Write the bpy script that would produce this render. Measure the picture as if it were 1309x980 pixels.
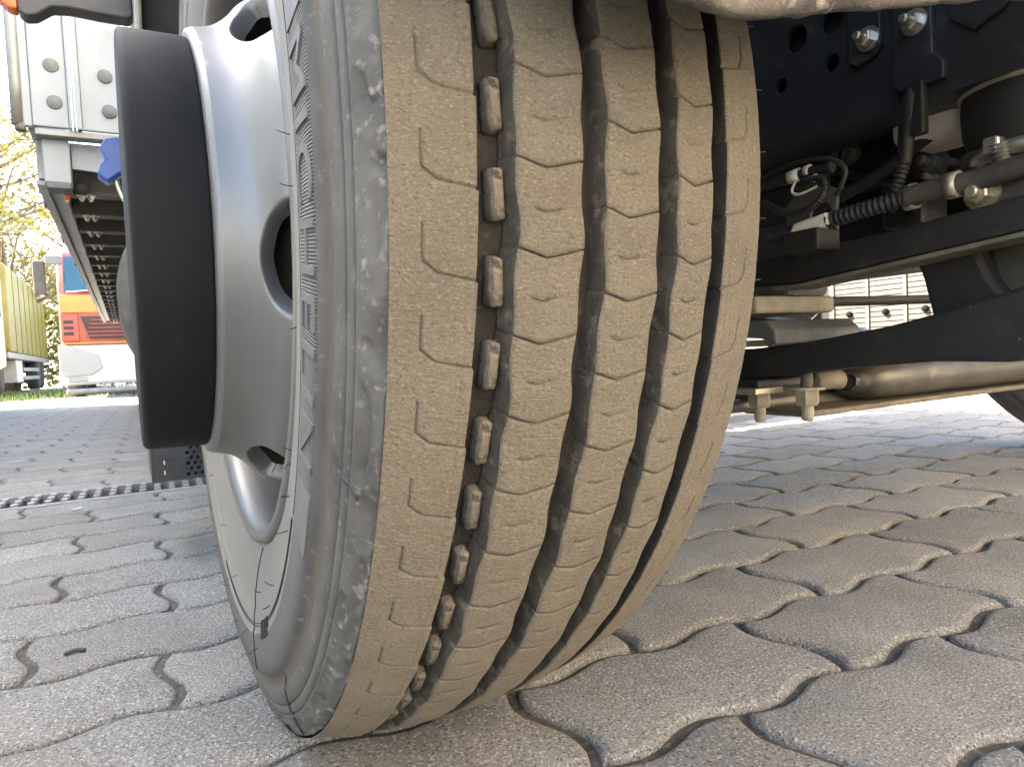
import bpy, bmesh, math, random
import numpy as np
from mathutils import Matrix, Vector, noise as mnoise

random.seed(7); np.random.seed(7)
for o in list(bpy.data.objects): bpy.data.objects.remove(o)
SC = bpy.context.scene
COL = SC.collection
PI = math.pi
# World frame: x = across the truck (inboard), y = along the truck (away from the camera), z = up.
# Front wheel centre stands at (0, 0, 0.495).
YAW = 0.511
# ------------------------------------------------------------------ camera
cam = bpy.data.cameras.new('camera'); camo = bpy.data.objects.new('camera', cam); COL.objects.link(camo)
pitch, roll = 0.0434, 0.048
cw = Matrix.Rotation(-YAW, 3, 'Z')
D = cw @ Vector((0, math.cos(pitch), -math.sin(pitch)))
U0 = cw @ Vector((0, math.sin(pitch), math.cos(pitch)))
X0 = cw @ Vector((1, 0, 0))
Rv = X0 * math.cos(roll) - U0 * math.sin(roll)
Uv = X0 * math.sin(roll) + U0 * math.cos(roll)
M = Matrix.Identity(4)
for i in range(3): M[i][0] = Rv[i]; M[i][1] = Uv[i]; M[i][2] = -D[i]
CAM = Vector((-0.2439, -0.79987, 0.3698))
M.translation = CAM
camo.matrix_world = M
cam.sensor_width = 36; cam.lens = 24.013; cam.clip_start = 0.01; cam.clip_end = 2000
SC.camera = camo
# ------------------------------------------------------------------ sky and sun
SUN_EL, SUN_DIR = 50.0, Vector((-0.76, 0.65, 0))      # towards the sun, horizontally
w = bpy.data.worlds.new('World'); SC.world = w; w.use_nodes = True
nt = w.node_tree; nt.nodes.clear()
sky = nt.nodes.new('ShaderNodeTexSky'); sky.sky_type = 'NISHITA'; sky.sun_disc = False
sky.sun_elevation = math.radians(SUN_EL)
sky.sun_rotation = math.atan2(SUN_DIR.x, SUN_DIR.y)
sky.dust_density = 2.5; sky.ozone_density = 1.0; sky.air_density = 1.0
hs = nt.nodes.new('ShaderNodeHueSaturation'); hs.inputs['Saturation'].default_value = 0.9
bg = nt.nodes.new('ShaderNodeBackground'); bg.inputs['Strength'].default_value = 0.09
wo = nt.nodes.new('ShaderNodeOutputWorld')
nt.links.new(sky.outputs[0], hs.inputs['Color']); nt.links.new(hs.outputs[0], bg.inputs[0]); nt.links.new(bg.outputs[0], wo.inputs[0])
sl = bpy.data.lights.new('sun', 'SUN'); sl.energy = 5.0; sl.angle = math.radians(0.5); sl.color = (1, .87, .66)
so = bpy.data.objects.new('sun', sl); COL.objects.link(so)
sd = SUN_DIR.normalized() * math.cos(math.radians(SUN_EL)) + Vector((0, 0, math.sin(math.radians(SUN_EL))))
so.rotation_euler = sd.to_track_quat('Z', 'Y').to_euler(); so.location = (3, 3, 8)
SC.view_settings.view_transform = 'Standard'; SC.view_settings.look = 'None'
SC.view_settings.exposure = 4.12; SC.view_settings.gamma = 1
SC.render.engine = 'CYCLES'
SC.cycles.max_bounces = 8; SC.cycles.diffuse_bounces = 5

# ------------------------------------------------------------------ helpers
def V(t, s, z): return (t, -s, z)

def mat(name, c1, c2=None, scale=8.0, rough=.7, metal=0.0, bscale=None, bstr=.3, bdist=.002, rough2=None,
        speck=None, coord='Object', c3=None, scale3=60.0, amt3=.5, contrast=(.35, .65), vary=0.0, coat=0, stretch=None, spec=.5):
    m = bpy.data.materials.new(name); m.use_nodes = True
    n = m.node_tree.nodes; l = m.node_tree.links
    b = n['Principled BSDF']
    b.inputs['Roughness'].default_value = rough; b.inputs['Metallic'].default_value = metal
    b.inputs['Coat Weight'].default_value = coat; b.inputs['Specular IOR Level'].default_value = spec
    if coord == 'Object':
        tc = n.new('ShaderNodeTexCoord'); co = tc.outputs['Object']
    else:
        tc = n.new('ShaderNodeNewGeometry'); co = tc.outputs['Position']
    if stretch:
        mp = n.new('ShaderNodeMapping'); mp.inputs['Scale'].default_value = stretch
        l.new(co, mp.inputs[0]); co = mp.outputs[0]
    c2 = c2 or c1
    nz = n.new('ShaderNodeTexNoise'); nz.inputs['Scale'].default_value = scale; nz.inputs['Detail'].default_value = 8
    nz.inputs['Roughness'].default_value = .62
    l.new(co, nz.inputs['Vector'])
    rp = n.new('ShaderNodeValToRGB'); rp.color_ramp.elements[0].position = contrast[0]; rp.color_ramp.elements[1].position = contrast[1]
    rp.color_ramp.elements[0].color = (*c1, 1); rp.color_ramp.elements[1].color = (*c2, 1)
    l.new(nz.outputs['Fac'], rp.inputs[0]); col = rp.outputs[0]
    if c3:
        n3 = n.new('ShaderNodeTexNoise'); n3.inputs['Scale'].default_value = scale3; n3.inputs['Detail'].default_value = 5
        l.new(co, n3.inputs['Vector'])
        r3 = n.new('ShaderNodeValToRGB'); r3.color_ramp.elements[0].position = amt3; r3.color_ramp.elements[1].position = amt3 + .12
        l.new(n3.outputs['Fac'], r3.inputs[0])
        mx = n.new('ShaderNodeMix'); mx.data_type = 'RGBA'; mx.inputs[7].default_value = (*c3, 1)
        l.new(r3.outputs[0], mx.inputs[0]); l.new(col, mx.inputs[6]); col = mx.outputs[2]
    if speck:   # (colour, scale, threshold)
        vo = n.new('ShaderNodeTexNoise'); vo.inputs['Scale'].default_value = speck[1]; vo.inputs['Detail'].default_value = 2
        l.new(co, vo.inputs['Vector'])
        r4 = n.new('ShaderNodeValToRGB'); r4.color_ramp.elements[0].position = speck[2]; r4.color_ramp.elements[1].position = speck[2] + .06
        l.new(vo.outputs['Fac'], r4.inputs[0])
        mx = n.new('ShaderNodeMix'); mx.data_type = 'RGBA'; mx.inputs[7].default_value = (*speck[0], 1)
        l.new(r4.outputs[0], mx.inputs[0]); l.new(col, mx.inputs[6]); col = mx.outputs[2]
    if vary:
        oi = n.new('ShaderNodeObjectInfo'); mr = n.new('ShaderNodeMapRange')
        mr.inputs[3].default_value = 1 - vary; mr.inputs[4].default_value = 1 + vary
        l.new(oi.outputs['Random'], mr.inputs[0])
        hv = n.new('ShaderNodeHueSaturation'); l.new(mr.outputs[0], hv.inputs['Value']); l.new(col, hv.inputs['Color']); col = hv.outputs[0]
    l.new(col, b.inputs['Base Color'])
    if rough2 is not None:
        mr2 = n.new('ShaderNodeMapRange'); mr2.inputs[3].default_value = rough; mr2.inputs[4].default_value = rough2
        l.new(nz.outputs['Fac'], mr2.inputs[0]); l.new(mr2.outputs[0], b.inputs['Roughness'])
    if bscale:
        nb = n.new('ShaderNodeTexNoise'); nb.inputs['Scale'].default_value = bscale; nb.inputs['Detail'].default_value = 6
        nb.inputs['Roughness'].default_value = .7
        l.new(co, nb.inputs['Vector'])
        bp = n.new('ShaderNodeBump'); bp.inputs['Strength'].default_value = bstr; bp.inputs['Distance'].default_value = bdist
        l.new(nb.outputs['Fac'], bp.inputs['Height']); l.new(bp.outputs[0], b.inputs['Normal'])
    return m

def glass(name, col, rough=.05):
    m = bpy.data.materials.new(name); m.use_nodes = True
    b = m.node_tree.nodes['Principled BSDF']; b.inputs['Base Color'].default_value = (*col, 1)
    b.inputs['Roughness'].default_value = rough; b.inputs['Coat Weight'].default_value = .5
    return m

MT = dict(
 tread=mat('tread_rubber', (.112, .0935, .064), (.147, .1235, .086), 38, .9, bscale=520, bstr=1, bdist=.003, contrast=(.30, .70),
           c3=(.183, .155, .110), scale3=800, amt3=.54, speck=((.092, .078, .057), 760, .585), stretch=(.55, 1, 1)),
 groove=mat('shaded_groove_rubber', (.009, .0066, .004), (.022, .0165, .0105), 45, .85, bscale=220, bstr=.9, bdist=.003, c3=(.055, .041, .025), scale3=120, amt3=.61),  # base darkened to carry the shade inside the grooves
 wall=mat('lit_groove_wall_rubber', (.030, .023, .0150), (.066, .051, .033), 60, .85, bscale=260, bstr=1, bdist=.003, c3=(.13, .104, .070), scale3=90, amt3=.57),  # paler copy for the rib walls that catch light
 ejector=mat('ejector_rubber', (.105, .086, .060), (.20, .168, .122), 110, .85, bscale=400, bstr=1, bdist=.003, c3=(.045, .034, .022), scale3=150, amt3=.56),
 letter=mat('raised_letter_rubber', (.088, .088, .086), (.112, .112, .109), 40, .6, bscale=300, bstr=.3, bdist=.0005),
 hair=mat('rubber_hair', (.015, .015, .016), (.02, .02, .02), 5, .6),
 rim=mat('silver_wheel_paint', (.150, .147, .139), (.172, .168, .158), 9, .36, .45, rough2=.46, bscale=160, bstr=.05, bdist=.0006,
         c3=(.17, .16, .14), scale3=70, amt3=.66, speck=((.16, .14, .11), 210, .72)),
 rimin=mat('inner_wheel_paint', (.30, .32, .34), (.38, .39, .40), 30, .35, .6, bscale=200, bstr=.2, bdist=.001),
 hub=mat('black_hub_plastic', (.0062, .0064, .0066), (.0088, .0090, .0093), 14, .75, bscale=260, bstr=.18, bdist=.0006, c3=(.017, .017, .017), scale3=55, amt3=.66, speck=((.20, .20, .19), 130, .80), spec=.22),
 cast=mat('cast_iron', (.03, .027, .024), (.055, .047, .038), 30, .75, .2, bscale=150, bstr=.5),
 frame=mat('blue_black_frame_paint', (.017, .0178, .0190), (.024, .0250, .0268), 12, .42, bscale=120, bstr=.12, bdist=.001, c3=(.075, .068, .055), scale3=24, amt3=.62, speck=((.12, .11, .09), 160, .74)),
 blacks=mat('black_chassis_paint', (.008, .0075, .0065), (.015, .013, .0105), 18, .6, bscale=90, bstr=.3, c3=(.035, .029, .021), scale3=35, amt3=.60, speck=((.13, .11, .08), 150, .72)),
 dust=mat('dusty_steel', (.085, .070, .048), (.16, .135, .095), 22, .75, .1, bscale=120, bstr=.4, c3=(.10, .08, .055), scale3=40, amt3=.58),
 axle=mat('dusty_axle_paint', (.055, .050, .041), (.105, .096, .080), 14, .42, .3, bscale=110, bstr=.25, c3=(.14, .125, .10), scale3=30, amt3=.58),
 zinc=mat('yellow_zinc', (.30, .27, .185), (.42, .385, .28), 40, .38, .7, bscale=150, bstr=.2),
 steel=mat('bright_steel', (.45, .43, .38), (.62, .60, .54), 40, .32, .9, bscale=150, bstr=.15),
 tan=mat('dusty_tan_plate', (.20, .165, .10), (.29, .245, .16), 40, .7, bscale=120, bstr=.4),
 greyp=mat('grey_bracket', (.06, .057, .05), (.095, .09, .078), 30, .6, bscale=150, bstr=.2),
 cream=mat('cream_tank_plastic', (.66, .60, .51), (.76, .70, .61), 16, .45, bscale=60, bstr=.1),
 rubber=mat('black_rubber', (.012, .011, .010), (.02, .018, .015), 20, .65, bscale=100, bstr=.3),
 label=mat('pale_tag', (.62, .58, .47), (.74, .70, .58), 60, .5),
 yellow=mat('yellow_cap', (.55, .36, .03), (.6, .42, .05), 20, .5),
 mud=mat('mud_coated_plastic', (.035, .031, .025), (.135, .118, .092), 14, .85, bscale=70, bstr=1, bdist=.006, c3=(.26, .228, .172), scale3=60, amt3=.60, contrast=(.38, .6)),
 blackp=mat('black_wing_plastic', (.02, .021, .022), (.035, .036, .036), 20, .45, bscale=100, bstr=.2),
 greyedge=mat('grey_wing_edge', (.42, .41, .39), (.5, .49, .47), 12, .6, bscale=80, bstr=.2),
 cab=mat('white_cab_paint', (.72, .72, .70), (.76, .76, .74), 4, .3),
 orange=mat('orange_lens', (.55, .09, .003), (.6, .11, .005), 10, .25),
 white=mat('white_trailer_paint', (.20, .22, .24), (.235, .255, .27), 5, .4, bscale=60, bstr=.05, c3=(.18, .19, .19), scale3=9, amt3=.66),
 alu=mat('trailer_aluminium', (.17, .168, .16), (.24, .237, .228), 12, .45, .4, bscale=60, bstr=.2),
 cap=mat('grey_stud_cap', (.095, .10, .098), (.115, .12, .118), 30, .7),
 under=mat('trailer_underside', (.07, .064, .054), (.12, .11, .095), 8, .7, .2, bscale=60, bstr=.3),
 blue=mat('blue_plastic', (.006, .05, .26), (.008, .065, .30), 20, .3),
 red=mat('red_orange_paint', (.22, .025, .012), (.26, .035, .016), 3, .3, coat=.3),
 oran=mat('orange_yellow_paint', (.34, .13, .012), (.38, .16, .018), 3, .3, coat=.3),
 dred=mat('dark_red_grille', (.012, .003, .004), (.02, .006, .007), 6, .4),
 screen=glass('blue_windscreen', (.012, .055, .085)),
 wpaint=mat('white_bumper_paint', (.36, .355, .345), (.40, .395, .385), 3, .3),
 lens=mat('headlamp_lens', (.21, .212, .21), (.235, .236, .233), 4, .12),
 tarp=mat('yellow_tarpaulin', (.115, .095, .006), (.15, .125, .010), 3, .5, bscale=3, bstr=.4, bdist=.05),
 darkv=mat('dark_underbody', (.02, .018, .015), (.05, .045, .035), 6, .7),
 tyre2=mat('far_tyre', (.02, .02, .02), (.035, .033, .03), 8, .85),
 bark=mat('tree_bark', (.07, .052, .035), (.15, .12, .085), 7, .9, bscale=25, bstr=.8, bdist=.02),
 leafy=mat('spring_leaf', (.13, .13, .012), (.22, .185, .02), 1.2, .6),
 hedgem=mat('hedge_leaf', (.10, .11, .012), (.18, .17, .02), 1.5, .6),
 grass=mat('grass_blade', (.05, .085, .015), (.09, .13, .025), 3, .7),
 ground=mat('yard_concrete', (.27, .26, .24), (.34, .325, .30), .8, .9, coord='P', bscale=20, bstr=.3),
 joint=mat('joint_sand', (.050, .044, .035), (.115, .103, .084), 35, .95, coord='P', bscale=230, bstr=1, bdist=.004, c3=(.185, .165, .135), scale3=130, amt3=.56),
 paver=mat('concrete_paver', (.215, .205, .185), (.285, .272, .248), 9, .9, coord='P', bscale=300, bstr=1, bdist=.006,
           c3=(.52, .495, .45), scale3=320, amt3=.53, speck=((.095, .088, .075), 360, .58), vary=.10),
 paverb=mat('aged_paver', (.205, .192, .170), (.275, .259, .232), 9, .9, coord='P', bscale=300, bstr=1, bdist=.006,
           c3=(.50, .47, .42), scale3=320, amt3=.535, speck=((.090, .082, .068), 360, .575), vary=.10),
 grate=mat('galvanised_grate', (.19, .175, .17), (.26, .24, .235), 40, .5, .35, bscale=120, bstr=.2),
 edge=mat('drain_edge', (.22, .215, .2), (.29, .28, .265), 20, .9, coord='P', bscale=120, bstr=.6),
 dark=mat('drain_well', (.012, .012, .011), (.02, .019, .017), 10, .9),
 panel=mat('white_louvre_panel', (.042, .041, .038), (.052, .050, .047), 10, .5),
)

def link(o, parent=None, kind=None):
    COL.objects.link(o)
    if parent is not None:
        o.parent = parent
    if kind: o['kind'] = kind
    return o

def mesh_obj(name, verts, faces, m, parent=None, smooth=True, kind=None, off=(0, 0, 0)):
    me = bpy.data.meshes.new(name)
    if off != (0, 0, 0):
        verts = [(v[0] - off[0], v[1] - off[1], v[2] - off[2]) for v in verts]
    me.from_pydata([tuple(map(float, v)) for v in verts], [], [tuple(map(int, f)) for f in faces])
    me.materials.append(MT[m] if isinstance(m, str) else m)
    if smooth: me.polygons.foreach_set('use_smooth', [True] * len(me.polygons))
    me.update()
    return link(bpy.data.objects.new(name, me), parent, kind)

def bm_obj(name, bm, m, parent=None, smooth=False, kind=None):
    bmesh.ops.recalc_face_normals(bm, faces=bm.faces)
    me = bpy.data.meshes.new(name); bm.to_mesh(me); bm.free()
    me.materials.append(MT[m])
    if smooth: me.polygons.foreach_set('use_smooth', [True] * len(me.polygons))
    return link(bpy.data.objects.new(name, me), parent, kind)

def empty(name, loc=(0, 0, 0), parent=None):
    o = bpy.data.objects.new(name, None); o.location = loc; o.empty_display_size = .1
    return link(o, parent)

def tag(o, label, cat, group=None):
    o['label'] = label; o['category'] = cat
    if group: o['group'] = group
    return o

def rbox(name, t0, t1, s0, s1, z0, z1, bev, m, parent=None, off=(0, 0, 0), seg=2, bm0=None):
    bm = bm0 or bmesh.new()
    r = bmesh.ops.create_cube(bm, size=1)
    for v in r['verts']:
        v.co.x = (t0 + t1) / 2 + v.co.x * abs(t1 - t0) - off[0]
        v.co.y = -(s0 + s1) / 2 + v.co.y * abs(s1 - s0) - off[1]
        v.co.z = (z0 + z1) / 2 + v.co.z * abs(z1 - z0) - off[2]
    if bev:
        es = list({e for v in r['verts'] for e in v.link_edges})
        bmesh.ops.bevel(bm, geom=es, offset=bev, segments=seg, affect='EDGES', profile=.5)
    if bm0: return bm
    return bm_obj(name, bm, m, parent, smooth=False)

def lathe(name, prof, seg, m, parent=None, th0=0, th1=2 * PI, axis='X', c=(0, 0, 0), fn=None, smooth=True, capped=False):
    """prof: (offset along the axis, radius).  About X: angle 0 points towards the camera (-y)."""
    full = abs(th1 - th0 - 2 * PI) < 1e-6
    n = seg if full else seg + 1
    vs = []
    for i in range(n):
        th = th0 + (th1 - th0) * i / seg
        for (a, r) in prof:
            if fn: a, r = fn(a, r, th)
            if axis == 'X': v = (a, -r * math.cos(th), r * math.sin(th))
            elif axis == 'Z': v = (r * math.cos(th), r * math.sin(th), a)
            else: v = (r * math.cos(th), a, r * math.sin(th))
            vs.append((v[0] + c[0], v[1] + c[1], v[2] + c[2]))
    k = len(prof); fs = []
    for i in range(seg):
        j = (i + 1) % n
        for q in range(k - 1):
            fs.append((i * k + q, j * k + q, j * k + q + 1, i * k + q + 1))
    return mesh_obj(name, vs, fs, m, parent, smooth)

def smooth_path(pts, n=8):
    P = [Vector(p) for p in pts]; out = []
    for i in range(len(P) - 1):
        p0 = P[max(i - 1, 0)]; p1 = P[i]; p2 = P[i + 1]; p3 = P[min(i + 2, len(P) - 1)]
        for k in range(n):
            t = k / n
            out.append(.5 * ((2 * p1) + (-p0 + p2) * t + (2 * p0 - 5 * p1 + 4 * p2 - p3) * t * t + (-p0 + 3 * p1 - 3 * p2 + p3) * t ** 3))
    out.append(P[-1]); return out

def tube(name, pts, rad, m, parent=None, seg=10, n=8, corr=None, closed_ends=True, raw=False):
    path = smooth_path(pts, n) if n > 1 else [Vector(p) for p in pts]
    if corr:   # resample for corrugation
        L = [0]
        for i in range(1, len(path)): L.append(L[-1] + (path[i] - path[i - 1]).length)
        cnt = int(L[-1] / corr[0] * 4); arr = []
        for k in range(cnt + 1):
            d = L[-1] * k / cnt
            i = max(j for j in range(len(L)) if L[j] <= d + 1e-9); i = min(i, len(path) - 2)
            f = (d - L[i]) / max(L[i + 1] - L[i], 1e-9)
            arr.append(path[i].lerp(path[i + 1], f))
        path = arr
    vs, fs = [], []
    up = Vector((0.13, .21, 1)).normalized(); prev = None
    for i, p in enumerate(path):
        d = (path[min(i + 1, len(path) - 1)] - path[max(i - 1, 0)]).normalized()
        a = d.cross(prev if prev else up)
        if a.length < 1e-4: a = d.cross(Vector((1, 0, 0)))
        a.normalize(); b = a.cross(d).normalized(); prev = b
        r = rad(i / (len(path) - 1)) if callable(rad) else rad
        if corr: r *= 1 + corr[1] * (1 if i % 4 in (1, 2) else -1)
        for k in range(seg):
            an = 2 * PI * k / seg
            vs.append(p + (a * math.cos(an) + b * math.sin(an)) * r)
    for i in range(len(path) - 1):
        for k in range(seg):
            fs.append((i * seg + k, i * seg + (k + 1) % seg, (i + 1) * seg + (k + 1) % seg, (i + 1) * seg + k))
    if closed_ends:
        fs.append(tuple(range(seg - 1, -1, -1))); fs.append(tuple(range((len(path) - 1) * seg, len(path) * seg)))
    if raw: return vs, fs
    return mesh_obj(name, vs, fs, m, parent)

def prism(name, poly, axis, lo, hi, m, parent=None, bev=0.0, smooth=False, off=(0, 0, 0)):
    """poly in the (s,z) plane for axis 't', (t,z) for 's', (t,s) for 'z'; extruded between lo and hi."""
    bm = bmesh.new()
    def mk(p, k):
        v = V(k, p[0], p[1]) if axis == 't' else V(p[0], k, p[1]) if axis == 's' else V(p[0], p[1], k)
        return (v[0] - off[0], v[1] - off[1], v[2] - off[2])
    A = [bm.verts.new(mk(p, lo)) for p in poly]; B = [bm.verts.new(mk(p, hi)) for p in poly]
    bm.faces.new(A); bm.faces.new(B[::-1])
    for i in range(len(poly)): bm.faces.new((A[i], A[(i + 1) % len(poly)], B[(i + 1) % len(poly)], B[i]))
    bmesh.ops.recalc_face_normals(bm, faces=bm.faces)
    if bev: bmesh.ops.bevel(bm, geom=list(bm.edges), offset=bev, segments=2, affect='EDGES', profile=.5)
    return bm_obj(name, bm, m, parent, smooth)

def hex_bolt(name, c, d, r, h, m, parent, stud=0.0, washer=True):
    """hex nut on a washer, with an optional protruding stud, at c pointing along d."""
    bm = bmesh.new()
    def cyl(seg, r0, z0, z1, r1=None, ch=0):
        res = bmesh.ops.create_cone(bm, cap_ends=True, segments=seg, radius1=r0, radius2=r1 or r0, depth=z1 - z0)
        for v in res['verts']: v.co.z += (z0 + z1) / 2
    z = 0
    if washer: cyl(20, r * 1.45, 0, h * .18); z = h * .18
    cyl(6, r, z, z + h * .85); cyl(6, r, z + h * .85, z + h, r * .86)
    if stud: cyl(14, r * .52, z + h, z + h + stud * .8); cyl(14, r * .52, z + h + stud * .8, z + h + stud, r * .38)
    q = Vector(d).to_track_quat('Z', 'Y').to_matrix().to_4x4(); q.translation = Vector(c)
    bmesh.ops.transform(bm, matrix=q, verts=bm.verts)
    return bm_obj(name, bm, m, parent)

def boolean_cut(o, cutters):
    for c in cutters:
        md = o.modifiers.new('cut', 'BOOLEAN'); md.object = c; md.operation = 'DIFFERENCE'; md.solver = 'EXACT'
    dg = bpy.context.evaluated_depsgraph_get()
    me = bpy.data.meshes.new_from_object(o.evaluated_get(dg))
    o.modifiers.clear(); o.data = me
    for c in cutters: bpy.data.objects.remove(c)

# ------------------------------------------------------------------ ground: paving
RY, PIT, OFF = 0.4794 - YAW, 0.1682, 0.5034
qv = Vector((math.cos(RY), math.sin(RY))); nv = Vector((-math.sin(RY), math.cos(RY)))
foot = Vector((CAM.x, CAM.y))
def pav(q, wv): p = foot + qv * q + nv * (OFF + wv * PIT); return p
LEN = .339
gm = mesh_obj('ground', [(-400, -400, -.05), (400, -400, -.05), (400, 400, -.05), (-400, 400, -.05)], [(0, 1, 2, 3)], 'ground', kind='structure')
gm.name = 'ground'
DR0, DR1 = 11.12, 12.42          # drain gap, in rows
_v, _f = [], []
for (q0, q1, w0, w1) in ((-10, 14, -40, DR0), (-10, 14, DR1, 72), (.75, 14, DR0, DR1), (-10, -4.5, DR0, DR1)):
    b_ = len(_v)
    for (q, wv) in ((q0, w0), (q1, w0), (q1, w1), (q0, w1)): p = pav(q, wv); _v.append((p.x, p.y, -.0082))
    _f.append((b_, b_ + 1, b_ + 2, b_ + 3))
pavement = mesh_obj('pavement', _v, _f, 'joint', kind='structure')

def paver_outline(nl=20, ns=9, g=.0042):
    """one wavy stone in its own frame: long side along x, 0..LEN, rows 0..PIT."""
    A, A2 = .0112, .0125
    long_ = lambda x: -A * math.sin(2 * PI * x / (LEN / 2))
    short_ = lambda f: A2 * math.sin(2 * PI * f)
    pts = []
    for i in range(nl): x = LEN * i / nl; pts.append((x, long_(x)))
    for i in range(ns): f = i / ns; pts.append((LEN + short_(f), PIT * f))
    for i in range(nl): x = LEN * (1 - i / nl); pts.append((x, PIT + long_(x)))
    for i in range(ns): f = 1 - i / ns; pts.append((short_(f), PIT * f))
    return pts

def inset(pts, d):
    n = len(pts); out = []
    for i in range(n):
        p0 = Vector(pts[i - 1]); p1 = Vector(pts[i]); p2 = Vector(pts[(i + 1) % n])
        e1 = (p1 - p0).normalized(); e2 = (p2 - p1).normalized()
        n1 = Vector((-e1.y, e1.x)); n2 = Vector((-e2.y, e2.x))
        b = (n1 + n2); b = b / max(b.length_squared, .6) * 2
        out.append(p1 + b * d)
    return out

def paver_mesh(nl, ns, rings, seed):
    rnd = random.Random(seed)
    base = paver_outline(nl, ns)
    vs, fs = [], []
    n = len(base)
    for (d, z) in rings:
        ring = inset(base, d)
        for p in ring:
            j = .0009 if z > -.02 else .0005
            vs.append((p.x + rnd.uniform(-j, j), p.y + rnd.uniform(-j, j), z + rnd.uniform(-.0004, .0004) * (z > -.012)))
    k = len(rings)
    for r in range(k - 1):
        for i in range(n):
            fs.append((r * n + i, r * n + (i + 1) % n, (r + 1) * n + (i + 1) % n, (r + 1) * n + i))
    fs.append(tuple(range((k - 1) * n, k * n)))
    return vs, fs
RINGS = [(.0042, -.045), (.0044, -.0085), (.0062, -.0040), (.0098, -.0010), (.0145, 0.0)]
variants = []
for sdd in range(5):
    vs, fs = paver_mesh(16, 8, RINGS, sdd)
    me = bpy.data.meshes.new('paver'); me.from_pydata(vs, [], fs)
    me.materials.append(MT['paver' if sdd % 2 else 'paverb']); me.polygons.foreach_set('use_smooth', [True] * len(fs)); me.update()
    variants.append(me)
lo_vs, lo_fs = paver_mesh(10, 4, [(.0042, -.03), (.0048, -.006), (.0110, 0.0)], 3)
cells = []
for r in range(-26, 62):
    wv = r if r < 11 else (DR1 + .06) + (r - 11)
    q0 = (.67 if r % 2 == 0 else .504)
    for k in range(-30, 40):
        q = q0 + k * LEN
        p = pav(q + LEN / 2, wv + .5)
        d = p - foot
        # camera frame
        X = d.x * math.cos(YAW) - d.y * math.sin(YAW); Y = d.x * math.sin(YAW) + d.y * math.cos(YAW)
        seen = Y > .3 and abs(X) < .80 * Y + .2
        if not seen and d.length > 4.0 and (Y < .1 or abs(X) > .92 * Y + .5): continue
        if p.x > 9 or p.x < -7.5 or p.y > 10.5: continue
        cells.append((d.length + (0 if seen else 50), q, wv, r))
cells.sort()
cc = math.cos(RY); ss = math.sin(RY)
for i, (d, q, wv, r) in enumerate(cells[:300]):
    o = bpy.data.objects.new('paver', random.choice(variants))
    p = pav(q, wv)
    o.location = (p.x, p.y, random.uniform(-.0012, .0002))
    o.rotation_euler = (random.uniform(-.004, .004), random.uniform(-.002, .002), RY + random.uniform(-.004, .004))
    link(o, pavement)
vs, fs = [], []
for (d, q, wv, r) in cells[300:]:
    p = pav(q, wv); b = len(vs); dz = random.uniform(-.0015, .0)
    for v in lo_vs: vs.append((p.x + v[0] * cc - v[1] * ss, p.y + v[0] * ss + v[1] * cc, v[2] + dz))
    for f in lo_fs: fs.append(tuple(x + b for x in f))
mesh_obj('paver_field', vs, fs, 'paver', pavement, kind='stuff')

# drain channel across the paving
def dbox(name, q0, q1, w0, w1, z0, z1, m, parent, off, bev=0.002):
    bm = bmesh.new(); r = bmesh.ops.create_cube(bm, size=1)
    for v in r['verts']:
        q = (q0 + q1) / 2 + v.co.x * (q1 - q0); wv = (w0 + w1) / 2 + v.co.y * (w1 - w0)
        p = pav(q, wv); v.co = Vector((p.x - off[0], p.y - off[1], (z0 + z1) / 2 + v.co.z * (z1 - z0)))
    if bev: bmesh.ops.bevel(bm, geom=list(bm.edges), offset=bev, segments=1, affect='EDGES')
    return bm_obj(name, bm, m, parent)
dp = pav(-.5, (DR0 + DR1) / 2); doff = (dp.x, dp.y, 0)
drain = tag(empty('drain_channel', doff), 'long slotted metal drain grate set flush in the wavy paving', 'drain')
dbox('channel_floor', -4.5, .75, DR0, DR1, -.049, -.045, 'dark', drain, doff, 0)
dbox('channel_edge', -4.5, .75, DR0 - .10, DR0 + .06, -.04, .0008, 'edge', drain, doff)
dbox('channel_edge', -4.5, .75, DR1 - .06, DR1 + .06, -.04, .0008, 'edge', drain, doff)
barm = None
nb = 0
for k in range(110):
    q = .72 - k * .041
    if barm is None:
        bm = bmesh.new()
        Ld = (DR1 - DR0 - .13) * PIT
        r = bmesh.ops.create_cube(bm, size=1)
        for v in r['verts']: v.co = Vector((v.co.x * .010, v.co.y * Ld, v.co.z * .014 - .013))
        for j in range(3):       # raised studs along the bar
            y = (j - 1) * Ld * .32
            res = bmesh.ops.create_cone(bm, cap_ends=True, segments=14, radius1=.0115, radius2=.0095, depth=.012)
            for v in res['verts']: v.co = Vector((v.co.x * .95, v.co.y * 1.75 + y, v.co.z - .003))
        bmo = bm_obj('grate_bar', bm, 'grate', drain); barm = bmo.data
    else:
        bmo = link(bpy.data.objects.new('grate_bar', barm), drain)
    p = pav(q, (DR0 + DR1) / 2 - .02)
    bmo.location = (p.x - dp.x, p.y - dp.y, 0); bmo.rotation_euler = (0, 0, RY)

# small loose bits on the paving
def ground_px(q, wv): return pav(q, wv)
st = rbox('paper_scrap', -.012, .012, -.004, .004, 0, .003, .001, 'label')
p = pav(-.215, 10.2); st.location = (p.x, p.y, .0); st.rotation_euler = (0, 0, .5)
tag(st, 'tiny white scrap of paper lying beside the drain grate', 'litter')
vs, fs = tube('', [(-.012, 0, .002), (0, .002, .004), (.012, -.001, .002)], .0028, None, raw=True, seg=6, n=3)
tw = mesh_obj('twig', vs, fs, 'hair'); p = pav(-.118, 3.35); tw.location = (p.x, p.y, 0.0005)
tag(tw, 'short dark twig lying on a sunless paving stone', 'twig')

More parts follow.
